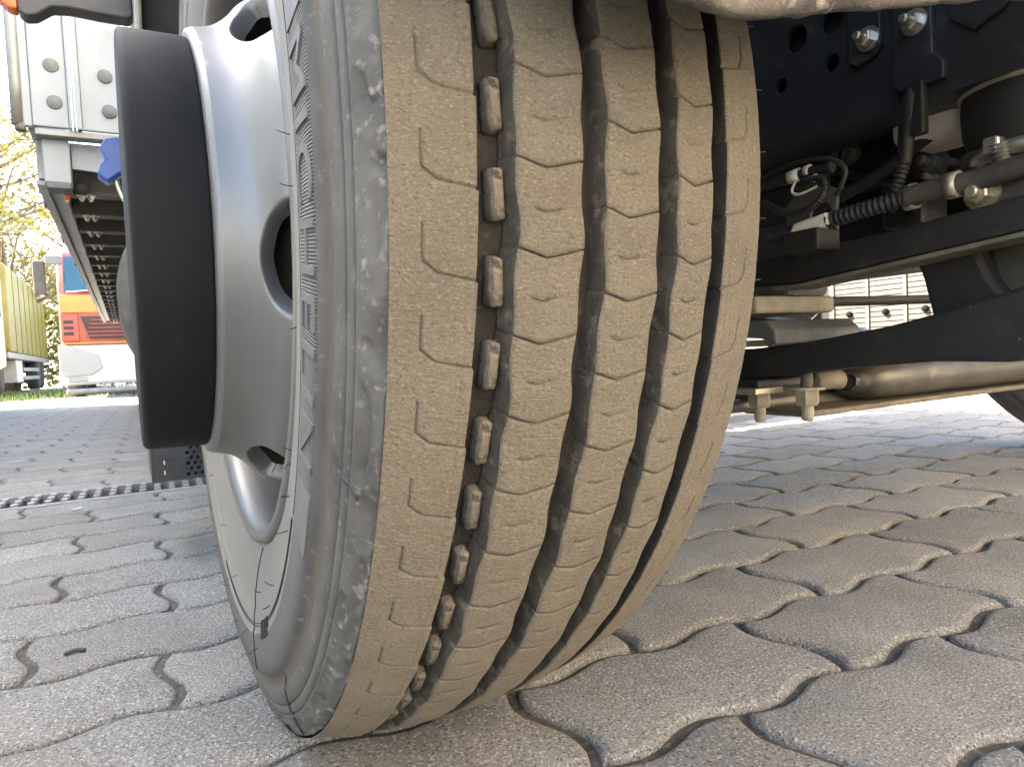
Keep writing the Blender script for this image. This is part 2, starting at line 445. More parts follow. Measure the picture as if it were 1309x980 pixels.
# ------------------------------------------------------------------ the truck
truck = tag(empty('truck', (0, 0, 0)), 'dark chassis truck with its big dusty front wheel, silver rim and black hub cover', 'truck')
RC = .507
def crown(t): return RC - .016 * (abs(t + .005) / .126) ** 2.3
ZMIN = -.4938
def flat(v):
    if v[2] < ZMIN: v = (v[0], v[1], ZMIN)
    return v
NP = 70; PITCH = 2 * PI / NP
wheel = empty('wheel', (0, 0, .495), truck)

def nz(x, y, z): return mnoise.noise(Vector((x, y, z)))

# tread ribs with wavy edges, chevron sipes and small ticks
def centre_rib(tl, tr, base, wob):
    us = [0, .03] + [.08 + .84 * i / 12 for i in range(13)] + [.97, 1]
    mm = 1 / (RC * 1000)
    rows = []
    rnd = random.Random(int(base * 1e4) + 5)
    for k in range(NP):
        th = base - k * PITCH
        wd = rnd.uniform(.75, 1.25)
        for (o, kind) in ((-.62, 0), (-.30, 1), (.30, 1), (.62, 0), (3, 0), (8, 0), (14, 0), (19, 0), (22.75 - .95, 0), (22.75 - .2, 2), (22.75 + .2, 2), (22.75 + .95, 0), (27, 0), (32, 0), (38, 0), (42.5, 0)):
            rows.append((th - (o * wd if abs(o) < 1 else o) * mm, kind, th, rnd.random()))
    def chev(u): return -.0101 * (u / .42) if u < .42 else -.0101 * (1 - (u - .42) / .58)
    vs = []; k = len(us) + 4
    for (th, kind, t0, rn) in rows:
        ph = (th - base) / PITCH * 2 * PI
        wl = .0009 * math.sin(ph + wob) + .0008 * math.sin(.5 * ph + 1) + .0005 * nz(th * 30, tl * 50, 0)
        wr = .0009 * math.sin(ph + wob + .5) + .0008 * math.sin(.5 * ph + 1.4) + .0005 * nz(th * 30, tr * 50, 3)
        L, R_ = tl + wl, tr + wr
        rec = .0004 if kind == 1 else 0
        def put(t, r, a): vs.append(flat((t, -r * math.cos(a), r * math.sin(a))))
        put(L - .0028 + rec, crown(L) - .0145, th + .0004); put(L - .0008 + rec, crown(L) - .005, th + .0002)
        for u in us:
            t = L + u * (R_ - L); r = crown(t) + .00025 * nz(t * 160, th * 90, 1.7)
            if u in (0, 1): r -= .0012
            elif u in (.03, .97): r -= .0002
            if kind == 1: r -= .0034
            if kind == 2 and .26 < u < .66: r -= .0014
            put(t, r, th + chev(u))
        put(R_ + .0008 - rec, crown(R_) - .005, th + .0002); put(R_ + .0028 - rec, crown(R_) - .0145, th + .0004)
    n = len(rows); fs = []
    for i in range(n):
        j = (i + 1) % n
        for q in range(k - 1): fs.append((i * k + q, i * k + q + 1, j * k + q + 1, j * k + q))
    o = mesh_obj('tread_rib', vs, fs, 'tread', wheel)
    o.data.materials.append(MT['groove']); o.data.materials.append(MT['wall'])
    mi = [0] * len(fs)
    for i in range(n):
        for q, j_ in ((0, 2), (1, 2), (k - 3, 1), (k - 2, 1)): mi[i * (k - 1) + q] = j_  # light painted in: left walls take the lit colour, right walls the shaded
    o.data.polygons.foreach_set('material_index', mi)
    return o
centre_rib(-.0678, -.0294, .0371, .4)
centre_rib(-.0144, .0231, -.0075, 1.2)
centre_rib(.0379, .0684, .0344, 2.0)

def seg_dist(p, a, b):
    d = b - a; L = (d ** 2).sum()
    t = np.clip(((p - a) @ d) / L, 0, 1)
    return np.sqrt((((p - a) - t[..., None] * d) ** 2).sum(-1))
def shoulder_rib(tl, tr, poly, line, side):
    """heightfield rib; fine rows in front, coarse behind."""
    th = np.concatenate([np.linspace(-1.45, 1.25, 1750, endpoint=False), np.linspace(1.25, 2 * PI - 1.45, 330, endpoint=False)])
    us = np.linspace(0, 1, 48)
    T, H = np.meshgrid(tl + us * (tr - tl), th)             # rows x cols
    # jog of the groove edge at every pitch
    fr = ((H - poly[-1][1]) / PITCH) % 1.0
    jog = .0011 * (fr - .5)
    wgt = us[None, :] if side < 0 else (1 - us)[None, :]
    T = T + jog * wgt ** 3
    # local pitch coordinate
    base = poly[-1][1]
    k = np.round((H - base) / PITCH - .30)
    hl = (H - k * PITCH)
    arc = .498
    pp = np.stack([T, hl * arc], -1)
    dd = np.full(T.shape, 1.0)
    P = [np.array([a, b * arc]) for a, b in poly]
    for i in range(len(P) - 1): dd = np.minimum(dd, seg_dist(pp, P[i], P[i + 1]))
    depth = .0017 * np.clip(1 - (dd / .00075) ** 2, 0, 1) ** .6
    depth += .0006 * np.clip(1 - (np.abs(T - line) / .0006) ** 2, 0, 1)
    r = RC - .016 * (np.abs(T + .005) / .126) ** 2.3 - depth
    vs = []
    k2 = len(us) + (3 if True else 0)
    for i in range(len(th)):
        c, s_ = math.cos(th[i]), math.sin(th[i])
        row = [(T[i, j], r[i, j] + .0003 * nz(T[i, j] * 130, th[i] * 70, 4.2) + .00012 * nz(T[i, j] * 700, th[i] * 350, 1)) for j in range(len(us))]
        if side < 0:      # groove wall on the right
            t1, r1 = row[-1]; row[-1] = (t1, r1 - .0009)
            row += [(t1 + .0006, r1 - .005), (t1 + .0012, r1 - .010), (t1 + .0022, r1 - .0150)]
        else:
            t1, r1 = row[0]; row[0] = (t1, r1 - .0009)
            row = [(t1 - .0022, r1 - .015), (t1 - .0012, r1 - .010), (t1 - .0006, r1 - .005)] + row
        for (t, rr) in row: vs.append(flat((t, -rr * c, rr * s_)))
    n = len(th); fs = []
    for i in range(n):
        j = (i + 1) % n
        for q in range(k2 - 1): fs.append((i * k2 + q, i * k2 + q + 1, j * k2 + q + 1, j * k2 + q)[::-1])
    o = mesh_obj('tread_rib', vs, fs, 'tread', wheel)
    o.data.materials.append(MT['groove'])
    mi = np.zeros((n, k2 - 1), int)
    if side < 0: mi[:, -3:] = 1
    else: mi[:, :3] = 1
    o.data.polygons.foreach_set('material_index', mi.ravel())
    return o
shoulder_rib(-.1315, -.0886, [(-.1161, .0556), (-.116, .0216), (-.1086, .0095), (-.0953, .0045), (-.0880, .0020)], -.0946, -1)
shoulder_rib(.0822, .1215, [(.1061, .0468), (.1052, .0184), (.101, .0035), (.0915, -.001), (.0815, -.0044)], .0885, 1)

# carcass: groove floors and both sidewalls, as one lathed skin with worn shoulders
OUT = [(-.1312, .4895), (-.1322, .4888), (-.1330, .4880), (-.1339, .4868), (-.1348, .4855), (-.1357, .4840), (-.1365, .4825), (-.1373, .4810), (-.1380, .4795), (-.1387, .4780), (-.1394, .4765), (-.1400, .4750), (-.1405, .4735), (-.1410, .4720), (-.1414, .4705), (-.1400, .4692), (-.1422, .4678),
       (-.1436, .4625), (-.1422, .4611), (-.1444, .4598), (-.1456, .4550), (-.1469, .4490), (-.1462, .4470), (-.1452, .4440), (-.1456, .4405), (-.1469, .4372), (-.1476, .4358), (-.1503, .4342),
       (-.1518, .4328), (-.1524, .4290), (-.1527, .4200), (-.1527, .4100), (-.1524, .4000), (-.1521, .3965), (-.1510, .3950), (-.1507, .3900), (-.1494, .3790), (-.1490, .3770), (-.1482, .3762), (-.1474, .3650), (-.1450, .3520),
       (-.1418, .3380), (-.1385, .3270), (-.1350, .3180), (-.128, .310), (-.120, .306)]
FLOOR = [(-.1290, .4880), (-.1270, .480), (-.0915, .4840), (-.078, .4870), (-.064, .4885), (-.030, .4925), (-.0140, .4930), (.0235, .4925), (.0380, .4915), (.069, .4875), (.0820, .4845), (.116, .478), (.1190, .4855)]
IN = [(-a - .009, r) for a, r in OUT][::1]
prof = OUT[::-1] + FLOOR + [(.1215, .4885)] + IN
_gr = random.Random(31)
GOUGE = [(_gr.uniform(-1.5, .45), _gr.uniform(.474, .488), _gr.uniform(.006, .030), _gr.uniform(.0014, .0034), _gr.uniform(.0016, .0042), _gr.uniform(-.08, .08)) for _ in range(58)]
def worn(a, r, th):
    if a < -.13 and r > .470 and -1.6 < ((th + PI) % (2 * PI)) - PI < .6:
        t_ = ((th + PI) % (2 * PI)) - PI; dd = 0
        for (g0, gr, gl, gw, gd, sk) in GOUGE:
            u = (t_ - g0) / gl
            if abs(u) < 1.5:
                v = (r - gr - sk * (t_ - g0)) / gw
                e = u * u + v * v
                if e < 2.2: dd = max(dd, gd * max(0, 1 - e / 2.2) ** .5)
        a += dd
    if a < -.13 and r > .4715:
        k = (r - .4715) / .018
        n1 = nz(th * 16, r * 130, 2.0); n2 = nz(th * 60, r * 280, 7.0); n3 = nz(th * 9, r * 60, 12.0)
        d = .0042 * max(0, n1 + .02) ** .7 * k * 1.2 + .0022 * max(0, n2) * k + .004 * max(0, n3 - .15) * k
        return a + d * .8, r - d * .25
    return a, r
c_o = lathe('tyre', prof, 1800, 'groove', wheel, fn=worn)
for v in c_o.data.vertices:
    if v.co.z < ZMIN: v.co.z = ZMIN

def sidewall_material():
    m = mat('sidewall_rubber', (.048, .0445, .038), (.080, .0745, .064), 24, .72, bscale=260, bstr=.5, bdist=.0012,
            c3=(.130, .121, .104), scale3=140, amt3=.60, speck=((.05, .05, .05), 190, .70))
    n = m.node_tree.nodes; l = m.node_tree.links; b = n['Principled BSDF']
    tc = n.new('ShaderNodeTexCoord'); sp = n.new('ShaderNodeSeparateXYZ'); l.new(tc.outputs['Object'], sp.inputs[0])
    def math_(op, a, bb=None):
        x = n.new('ShaderNodeMath'); x.operation = op
        for i, q in enumerate((a, bb)):
            if q is None: continue
            if isinstance(q, (int, float)): x.inputs[i].default_value = q
            else: l.new(q, x.inputs[i])
        return x.outputs[0]
    y2 = math_('MULTIPLY', sp.outputs[1], sp.outputs[1]); z2 = math_('MULTIPLY', sp.outputs[2], sp.outputs[2])
    r = math_('SQRT', math_('ADD', y2, z2))
    # brown dirt caught in the recessed ring, pale dust on the lower wall, chalky scuffs on the shoulder
    def band(r0, r1, soft):
        a = n.new('ShaderNodeMapRange'); a.interpolation_type = 'SMOOTHSTEP'; a.inputs[1].default_value = r0 - soft; a.inputs[2].default_value = r0 + soft; l.new(r, a.inputs[0])
        c = n.new('ShaderNodeMapRange'); c.interpolation_type = 'SMOOTHSTEP'; c.inputs[1].default_value = r1 - soft; c.inputs[2].default_value = r1 + soft; c.inputs[3].default_value = 1; c.inputs[4].default_value = 0; l.new(r, c.inputs[0])
        return math_('MULTIPLY', a.outputs[0], c.outputs[0])
    nzn = n.new('ShaderNodeTexNoise'); nzn.inputs['Scale'].default_value = 110; nzn.inputs['Detail'].default_value = 6; l.new(tc.outputs['Object'], nzn.inputs['Vector'])
    src = b.inputs['Base Color'].links[0].from_socket
    def over(src, fac, col):
        mx = n.new('ShaderNodeMix'); mx.data_type = 'RGBA'; mx.inputs[7].default_value = (*col, 1)
        l.new(fac, mx.inputs[0]); l.new(src, mx.inputs[6]); return mx.outputs[2]
    src = over(src, math_('MULTIPLY', band(.4375, .4470, .0012), .85), (.082, .064, .044))
    src = over(src, math_('MULTIPLY', band(.29, .425, .012), .62), (.235, .222, .195))
    src = over(src, math_('MULTIPLY', band(.4685, .4700, .0006), .8), (.02, .02, .02))
    src = over(src, math_('MULTIPLY', band(.4605, .4618, .0006), .8), (.02, .02, .02))
    src = over(src, math_('MULTIPLY', band(.399, .4335, .0008), .45), (.055, .052, .046))
    sc_ = n.new('ShaderNodeValToRGB'); sc_.color_ramp.elements[0].position = .61; sc_.color_ramp.elements[1].position = .70
    l.new(nzn.outputs['Fac'], sc_.inputs[0])
    src = over(src, math_('MULTIPLY', band(.474, .492, .002), sc_.outputs[0]), (.185, .172, .142))
    l.new(src, b.inputs['Base Color'])
    # fine radial serration behind the lettering
    ang = math_('ARCTAN2', sp.outputs[2], sp.outputs[1])
    ser = math_('SINE', math_('MULTIPLY', ang, 1300.0))
    ser = math_('MULTIPLY', math_('MULTIPLY', ser, band(.399, .4325, .0008)), .0007)
    old = b.inputs['Normal'].links[0].from_node
    bp = n.new('ShaderNodeBump'); bp.inputs['Strength'].default_value = 1; bp.inputs['Distance'].default_value = 1
    l.new(ser, bp.inputs['Height']); l.new(old.outputs[0], bp.inputs['Normal']); l.new(bp.outputs[0], b.inputs['Normal'])
    return m
MT['sidewall'] = sidewall_material()
c_o.data.materials.append(MT['sidewall'])
nk = len(prof) - 1; lo_n = len(OUT); hi_n = len(OUT) + len(FLOOR)
c_o.data.polygons.foreach_set('material_index', [1 if (q < lo_n or q >= hi_n) else 0 for i in range(1800) for q in range(nk)])

def wall_t(r):
    rr = [p[1] for p in OUT][::-1]; tt = [p[0] for p in OUT][::-1]
    return float(np.interp(r, rr, tt))

# stone ejector blocks standing in the wide groove
ejs = []
for q in range(4):
    bm = bmesh.new(); bmesh.ops.create_cube(bm, size=1)
    for v in bm.verts: v.co = Vector((v.co.x * .0080 * (1 - .12 * (v.co.z > 0)), v.co.y * .0265 * (1 - .06 * (v.co.z > 0)), v.co.z * .0110))
    bmesh.ops.bevel(bm, geom=list(bm.edges), offset=.0009, segments=2, affect='EDGES')
    bmesh.ops.subdivide_edges(bm, edges=[e for e in bm.edges if e.calc_length() > .004], cuts=2, use_grid_fill=True)
    for v in bm.verts: v.co += v.co.normalized() * .0009 * nz(v.co.x * 300, v.co.y * 300 + q * 9, v.co.z * 300)
    me = bpy.data.meshes.new('stone_ejector'); bm.to_mesh(me); bm.free(); me.materials.append(MT['ejector'])
    me.polygons.foreach_set('use_smooth', [True] * len(me.polygons)); ejs.append(me)
for k in range(NP):
    th = .0005 - k * PITCH
    ejo = link(bpy.data.objects.new('stone_ejector', random.choice(ejs)), wheel)
    r = .4910
    ejo.location = (-.0755 + random.uniform(-.0008, .0008), -r * math.cos(th), r * math.sin(th))
    ejo.rotation_euler = (PI / 2 - th, 0, 0)
    ejo.rotation_euler.rotate_axis('Z', random.uniform(-.07, .07))

# raised sidewall lettering
def sidewall_text(body, th_start, th_end, r0, r1, lift, name):
    cu = bpy.data.curves.new('t', 'FONT'); cu.body = body; cu.size = 1; cu.fill_mode = 'FRONT'; cu.resolution_u = 4; cu.space_character = 1.12
    to = bpy.data.objects.new('t', cu); COL.objects.link(to)
    dg = bpy.context.evaluated_depsgraph_get(); dg.update()
    me = bpy.data.meshes.new_from_object(to.evaluated_get(dg))
    bpy.data.objects.remove(to)
    bm = bmesh.new(); bm.from_mesh(me)
    xs = [v.co.x for v in bm.verts]; ys = [v.co.y for v in bm.verts]
    x0, x1, y0, y1 = min(xs), max(xs), min(ys), max(ys)
    bmesh.ops.triangulate(bm, faces=bm.faces)
    for _ in range(2):
        es = [e for e in bm.edges if e.calc_length() > .16]
        if es: bmesh.ops.subdivide_edges(bm, edges=es, cuts=1); bmesh.ops.triangulate(bm, faces=bm.faces)
    bmesh.ops.remove_doubles(bm, verts=bm.verts, dist=1e-4)
    ext = bmesh.ops.extrude_face_region(bm, geom=list(bm.faces))
    top = {v for v in ext['geom'] if isinstance(v, bmesh.types.BMVert)}
    for v in bm.verts:
        th = th_start + (v.co.x - x0) / (x1 - x0) * (th_end - th_start)
        r = r0 + (v.co.y - y0) / (y1 - y0) * (r1 - r0)
        t = wall_t(r) - (lift if v in top else -.001)
        v.co = Vector((t, -r * math.cos(th), r * math.sin(th)))
    return bm_obj(name, bm, 'letter', wheel)
sidewall_text('MICHELIN', .128, -.462, .402, .4305, .0011, 'raised_lettering')
sidewall_text('MICHELIN', .128 + PI, -.462 + PI, .402, .4305, .0011, 'raised_lettering')
# smooth panels and small bars moulded low on the wall
def wall_patch(name, th0, th1, r0, r1, lift, m='letter', n=10):
    vs = []
    for i in range(n + 1):
        th = th0 + (th1 - th0) * i / n
        for (r, l_) in ((r0, -.001), (r0, lift), (r1, lift), (r1, -.001)):
            t = wall_t(r) - l_; vs.append((t, -r * math.cos(th), r * math.sin(th)))
    fs = []
    for i in range(n):
        for q in range(3): fs.append((i * 4 + q, i * 4 + q + 1, i * 4 + q + 5, i * 4 + q + 4))
    fs += [(0, 3, 2, 1), (n * 4, n * 4 + 1, n * 4 + 2, n * 4 + 3)]
    return mesh_obj(name, vs, fs, m, wheel, smooth=False)
wall_patch('moulded_panel', -.50, -.62, .402, .4315, .0010)
wall_patch('moulded_panel', .30, .155, .402, .4315, .0010)
for q in range(3): wall_patch('moulded_bar', -1.10 - q * .038, -1.125 - q * .038, .386, .402, .0012, 'groove', 3)
for (th0, th1, r) in ((-.64, -1.9, .3905), (-.64, -1.9, .3880), (.6, -.62, .3925)):
    vs, fs = tube('', [(wall_t(r) - .0003, -r * math.cos(th0 + (th1 - th0) * i / 40), r * math.sin(th0 + (th1 - th0) * i / 40)) for i in range(41)], .0005, None, raw=True, seg=5, n=1)
    mesh_obj('moulded_line', vs, fs, 'groove', wheel)
vs, fs = tube('', [(wall_t(r) - .0004, -r * math.cos(-1.33), r * math.sin(-1.33)) for r in np.linspace(.318, .432, 30)], .0006, None, raw=True, seg=5, n=1)
mesh_obj('mould_seam', vs, fs, 'groove', wheel)
# cuts in the shoulder rubber
for (th0, th1, r0, r1) in ((-.395, -.435, .447, .478), (-1.05, -1.115, .437, .487)):
    pts = []
    for i in range(12):
        f = i / 11; r = r0 + (r1 - r0) * f; th = th0 + (th1 - th0) * f + .003 * math.sin(f * 9)
        pts.append((wall_t(r) - .0001, -r * math.cos(th), r * math.sin(th)))
    vs, fs = tube('', pts, lambda f: .0016 * (1 - abs(f - .55)), None, raw=True, seg=6, n=1)
    mesh_obj('rubber_cut', vs, fs, 'hair', wheel)
# vent hairs left from the mould
rnd = random.Random(11)
for (th, r) in [(.07, .34), (-.03, .345), (-.30, .335), (-.60, .335), (-.63, .338), (-.66, .36), (-.72, .375), (-1.0, .37), (-1.06, .38), (-1.12, .40), (-1.25, .36), (-1.28, .41),
                (-1.38, .42), (-1.45, .40), (-1.5, .43), (-1.62, .41), (-1.7, .37), (-1.8, .40), (-1.9, .42), (-2.0, .36), (-2.05, .41), (-2.2, .43), (-2.3, .37), (2.75, .35)]:
    p0 = Vector((wall_t(r) + .001, -r * math.cos(th), r * math.sin(th)))
    L = rnd.uniform(.007, .013); d = Vector((-1, rnd.uniform(-.5, .5), rnd.uniform(-.6, .3))).normalized() * L
    vs, fs = tube('', [p0, p0 + d * .5, p0 + d + Vector((0, rnd.uniform(-.003, .003), rnd.uniform(-.003, .003)))], lambda f: .0005 * (1 - .4 * f), None, raw=True, seg=4, n=3)
    mesh_obj('vent_hair', vs, fs, 'hair', wheel)
for k in range(14):   # hairs on the inner shoulder
    th = .25 - k * .085
    p0 = Vector((.1205, -.4875 * math.cos(th), .4875 * math.sin(th))); d = Vector((.008, -.002, rnd.uniform(-.001, .002)))
    vs, fs = tube('', [p0, p0 + d], .0004, None, raw=True, seg=4, n=2)
    mesh_obj('vent_hair', vs, fs, 'hair', wheel)

# rim, disc with hand holes, hub cover
lathe('rim', [(-.126, .3135), (-.1325, .3140), (-.1368, .3125), (-.1385, .3090), (-.1375, .3045), (-.1345, .3000), (-.1290, .2965), (-.1210, .2940), (-.105, .2915), (-.075, .2895), (-.05, .284), (-.02, .265), (.05, .262), (.10, .285), (.127, .296), (.130, .312), (.122, .313)], 240, 'rim', wheel)
DP = [(.150, -.1772), (.2085, -.1772), (.2125, -.1757), (.2145, -.1715), (.2160, -.1635), (.2190, -.1530), (.2245, -.1440), (.2325, -.1355), (.2420, -.1280), (.2480, -.1205), (.2515, -.1115), (.2530, -.1010), (.2545, -.0880), (.262, -.055)]
Ld = [0]
for i in range(1, len(DP)): Ld.append(Ld[-1] + math.hypot(DP[i][0] - DP[i - 1][0], DP[i][1] - DP[i - 1][1]))
def disc_pt(l, th, inn=0.0):
    r = float(np.interp(l, Ld, [p[0] for p in DP])); t = float(np.interp(l, Ld, [p[1] for p in DP]))
    e = .002
    dr = float(np.interp(l + e, Ld, [p[0] for p in DP]) - np.interp(l - e, Ld, [p[0] for p in DP])); dt = float(np.interp(l + e, Ld, [p[1] for p in DP]) - np.interp(l - e, Ld, [p[1] for p in DP]))
    k = math.hypot(dr, dt) or 1
    r2 = r - inn * dt / k; t2 = t + inn * dr / k
    return (t2, -r2 * math.cos(th), r2 * math.sin(th))
NH = 6; hc = Ld[8] + .003; ha = .195; hb = .0285
lmin, lmax = Ld[3], Ld[-1]
vs, fs = [], []
def boundary(n):
    """points of the sector rectangle (angle -1..1, length) matched to the hole's angle."""
    out = []
    hw = PI / NH
    for i in range(n):
        a = 2 * PI * i / n; c, s_ = math.cos(a), math.sin(a)
        sx = hw / abs(c * ha) if abs(c) > 1e-9 else 1e9
        lim = (lmax - hc) if s_ > 0 else (hc - lmin)
        sy = lim / abs(s_ * hb) if abs(s_) > 1e-9 else 1e9
        k = min(sx, sy); out.append((c * ha * k, s_ * hb * k))
    # snap nearest to the four corners
    for cx in (-hw, hw):
        for cy in (lmax - hc, lmin - hc):
            j = min(range(n), key=lambda i: (out[i][0] - cx) ** 2 / hw ** 2 + (out[i][1] - cy) ** 2 / .05 ** 2)
            out[j] = (cx, cy)
    return out
NB = 84; bd = boundary(NB); RG = [0, .04, .10, .20, .35, .52, .70, .86, 1.0]
for h in range(NH):
    th0 = -.17 + h * 2 * PI / NH; b0 = len(vs)
    rings = [('in', .90, .016), ('in', .93, .008), ('in', .965, .002)]
    for (_, k, dpt) in rings:
        for i in range(NB):
            a = 2 * PI * i / NB; vs.append(disc_pt(hc + math.sin(a) * hb * k, th0 + math.cos(a) * ha * k, dpt))
    for f in RG:
        for i in range(NB):
            a = 2 * PI * i / NB; x = math.cos(a) * ha; y = math.sin(a) * hb
            x += (bd[i][0] - x) * f; y += (bd[i][1] - y) * f
            vs.append(disc_pt(hc + y, th0 + x))
    K = len(rings) + len(RG)
    for r in range(K - 1):
        for i in range(NB):
            j = (i + 1) % NB
            fs.append((b0 + r * NB + i, b0 + r * NB + j, b0 + (r + 1) * NB + j, b0 + (r + 1) * NB + i))
nring = 192; b0 = len(vs)
for l in Ld[:4]:
    for i in range(nring): vs.append(disc_pt(l, 2 * PI * i / nring))
for r in range(3):
    for i in range(nring):
        j = (i + 1) % nring; fs.append((b0 + r * nring + i, b0 + r * nring + j, b0 + (r + 1) * nring + j, b0 + (r + 1) * nring + i))
dobj = mesh_obj('wheel_disc', vs, fs, 'rim', wheel)
bm = bmesh.new(); bm.from_mesh(dobj.data); bmesh.ops.remove_doubles(bm, verts=bm.verts, dist=.0003); bmesh.ops.recalc_face_normals(bm, faces=bm.faces); bm.to_mesh(dobj.data); bm.free()
dobj.data.polygons.foreach_set('use_smooth', [True] * len(dobj.data.polygons))
lathe('hub_cover', [(-.2340, 0), (-.2355, .06), (-.2355, .196), (-.2348, .2010), (-.2325, .2040), (-.2290, .2050), (-.1800, .2056), (-.1776, .2050), (-.1765, .200), (-.1765, .18)], 200, 'hub', wheel)
lathe('brake_drum', [(-.140, .0), (-.140, .150), (-.128, .165), (-.10, .215), (-.09, .222), (-.04, .225), (.05, .225), (.05, .10), (.05, .0)], 96, 'cast', wheel)
# wheel studs just inside the disc, seen through the hand holes
for k in range(10):
    a = 2 * PI * k / 10 + .3
    hex_bolt('wheel_bolt', (-.128, -.19 * math.cos(a), .19 * math.sin(a)), (-1, 0, 0), .013, .02, 'steel', wheel, .01)

# the opposite wheel of the same axle
w2 = empty('wheel', (2.28, 0, .495), truck); w2.rotation_euler = (0, 0, PI)
for ch in [c for c in wheel.children]:
    if ch.name.split('.')[0] in ('tyre', 'tread_rib', 'rim', 'wheel_disc', 'hub_cover', 'brake_drum'):
        c = ch.copy(); COL.objects.link(c); c.parent = w2

# ---- chassis
def frame_rail(t0, sgn, name='frame_rail'):
    bm = bmesh.new()
    pr = [(0, .640), (.09 * sgn, .640), (.09 * sgn, .648), (.008 * sgn, .648), (.008 * sgn, .892), (.09 * sgn, .892), (.09 * sgn, .90), (0, .90)]
    o = prism(name, [(t0 + a, z) for a, z in pr], 's', -1.7, 1.3, 'frame', truck)
    return o
fr = frame_rail(.58, 1)
def cyl_cut(c, r, d=.05):
    bm = bmesh.new(); bmesh.ops.create_cone(bm, cap_ends=True, segments=32, radius1=r, radius2=r, depth=d)
    bmesh.ops.transform(bm, matrix=Matrix.Translation(c) @ Matrix.Rotation(PI / 2, 4, 'Y'), verts=bm.verts)
    return bm_obj('cutter', bm, 'frame')
boolean_cut(fr, [cyl_cut(V(.58, s, z), r) for s, z, r in ((.170, .780, .0175), (.224, .782, .0175), (.222, .728, .0115), (.143, .727, .0105), (.02, .78, .0175), (-.05, .73, .0115))])
frame_rail(1.46, -1)
rbox('frame_liner', .602, .606, -1.6, 1.25, .650, .89, 0, 'blacks', truck)
prism('bracket_plate', [(.252, .97), (.294, .97), (.294, .722), (.286, .711), (.262, .707), (.252, .715)], 't', .571, .5795, 'frame', truck, bev=.0015)
prism('bracket_plate', [(.309, .97), (.354, .97), (.3545, .688), (.366, .675), (.366, .655), (.318, .655), (.309, .665)], 't', .5705, .5795, 'frame', truck, bev=.0015)
prism('bracket_plate', [(.372, .77), (.43, .77), (.452, .742), (.425, .705), (.395, .695), (.372, .715)], 't', .572, .5795, 'frame', truck, bev=.002)
hex_bolt('frame_bolt', V(.5705, .279, .733), (-1, 0, 0), .0102, .011, 'steel', truck, .013)
hex_bolt('frame_bolt', V(.5700, .336, .728), (-1, 0, 0), .0102, .011, 'steel', truck, .013)
hex_bolt('frame_bolt', V(.5715, .402, .746), (-1, 0, 0), .014, .010, 'steel', truck, .006)
rbox('frame_gusset', .566, .579, .330, .345, .60, .66, .002, 'blacks', truck)
# engine and gearbox mass
bm = bmesh.new()
for (a, b_, c_, d_, e_, f_, bv) in ((.74, 1.30, -1.1, .62, .60, 1.02, .03), (.80, 1.24, -.6, .42, .498, .70, .03), (.72, .80, -.35, .30, .66, .80, .015), (.70, .76, -.02, .12, .55, .63, .015), (.71, .78, .20, .26, .52, .70, .01), (.70, .78, .34, .46, .54, .60, .02)):
    rbox('', a, b_, c_, d_, e_, f_, bv, None, bm0=bm)
bm_obj('engine_block', bm, 'blacks', truck)
for (s, z) in ((.172, .634), (.10, .60), (.26, .66), (.38, .58)):
    hex_bolt('engine_bolt', V(.690, s, z), (-1, 0, 0), .0105, .008, 'greyp', truck)
rbox('cross_member', .59, 1.45, .52, .60, .68, .86, .01, 'blacks', truck)
# front axle: forged beam, leaf spring, clamps
axp = [(-.055, .262), (.055, .262), (.062, .268), (.060, .281), (.034, .292), (.026, .305), (.034, .322), (.056, .332), (.056, .350), (-.056, .350), (-.056, .332), (-.030, .318), (-.026, .305), (-.034, .292), (-.060, .281), (-.062, .268)]
vs, fs = [], []
sta = [(.10, .14, .8), (.30, .11, .9), (.46, .03, 1.0), (.54, .0, 1.0), (.70, .0, 1.0), (.80, -.006, 1.05), (1.02, -.008, 1.08), (1.24, -.006, 1.05), (1.34, .0, 1.0), (1.50, .0, 1.0), (1.82, .03, 1), (1.98, .11, .9), (2.18, .14, .8)]
for (t, dz, k) in sta:
    for (s, z) in axp: vs.append(V(t, s * k, z + dz))
n = len(axp)
for i in range(len(sta) - 1):
    for q in range(n): fs.append((i * n + q, i * n + (q + 1) % n, (i + 1) * n + (q + 1) % n, (i + 1) * n + q))
fs += [tuple(range(n)), tuple(range((len(sta) - 1) * n, len(sta) * n))]
ax = mesh_obj('axle_beam', vs, fs, 'axle', truck, smooth=False)
md = ax.modifiers.new('b', 'BEVEL'); md.width = .005; md.segments = 3; md.limit_method = 'ANGLE'; md.angle_limit = .4
# pressed guard with a rounded nose in front of the axle centre
gp = [(.070, .300), (.0735, .276), (.085, .2655), (.110, .2625), (.160, .266), (.185, .282), (.190, .315), (.165, .334), (.09, .335)]
vs, fs = [], []
gs = [(.78, .35), (.795, .75), (.82, .95), (.86, 1), (1.3, 1), (1.42, 1), (1.46, .8), (1.475, .3)]
for (t, k) in gs:
    for (s, z) in gp: vs.append(V(t, .122 + (s - .122) * k - .035, .297 + (z - .297) * k))
n = len(gp)
for i in range(len(gs) - 1):
    for q in range(n): fs.append((i * n + q, i * n + (q + 1) % n, (i + 1) * n + (q + 1) % n, (i + 1) * n + q))
fs += [tuple(range(n)), tuple(range((len(gs) - 1) * n, len(gs) * n))]
gd = mesh_obj('axle_guard', vs, fs, 'axle', truck); md = gd.modifiers.new('s', 'SUBSURF'); md.levels = 2; md.render_levels = 2
rbox('guard_lip', .62, 1.47, .02, .14, .2555, .2645, .003, 'dust', truck)
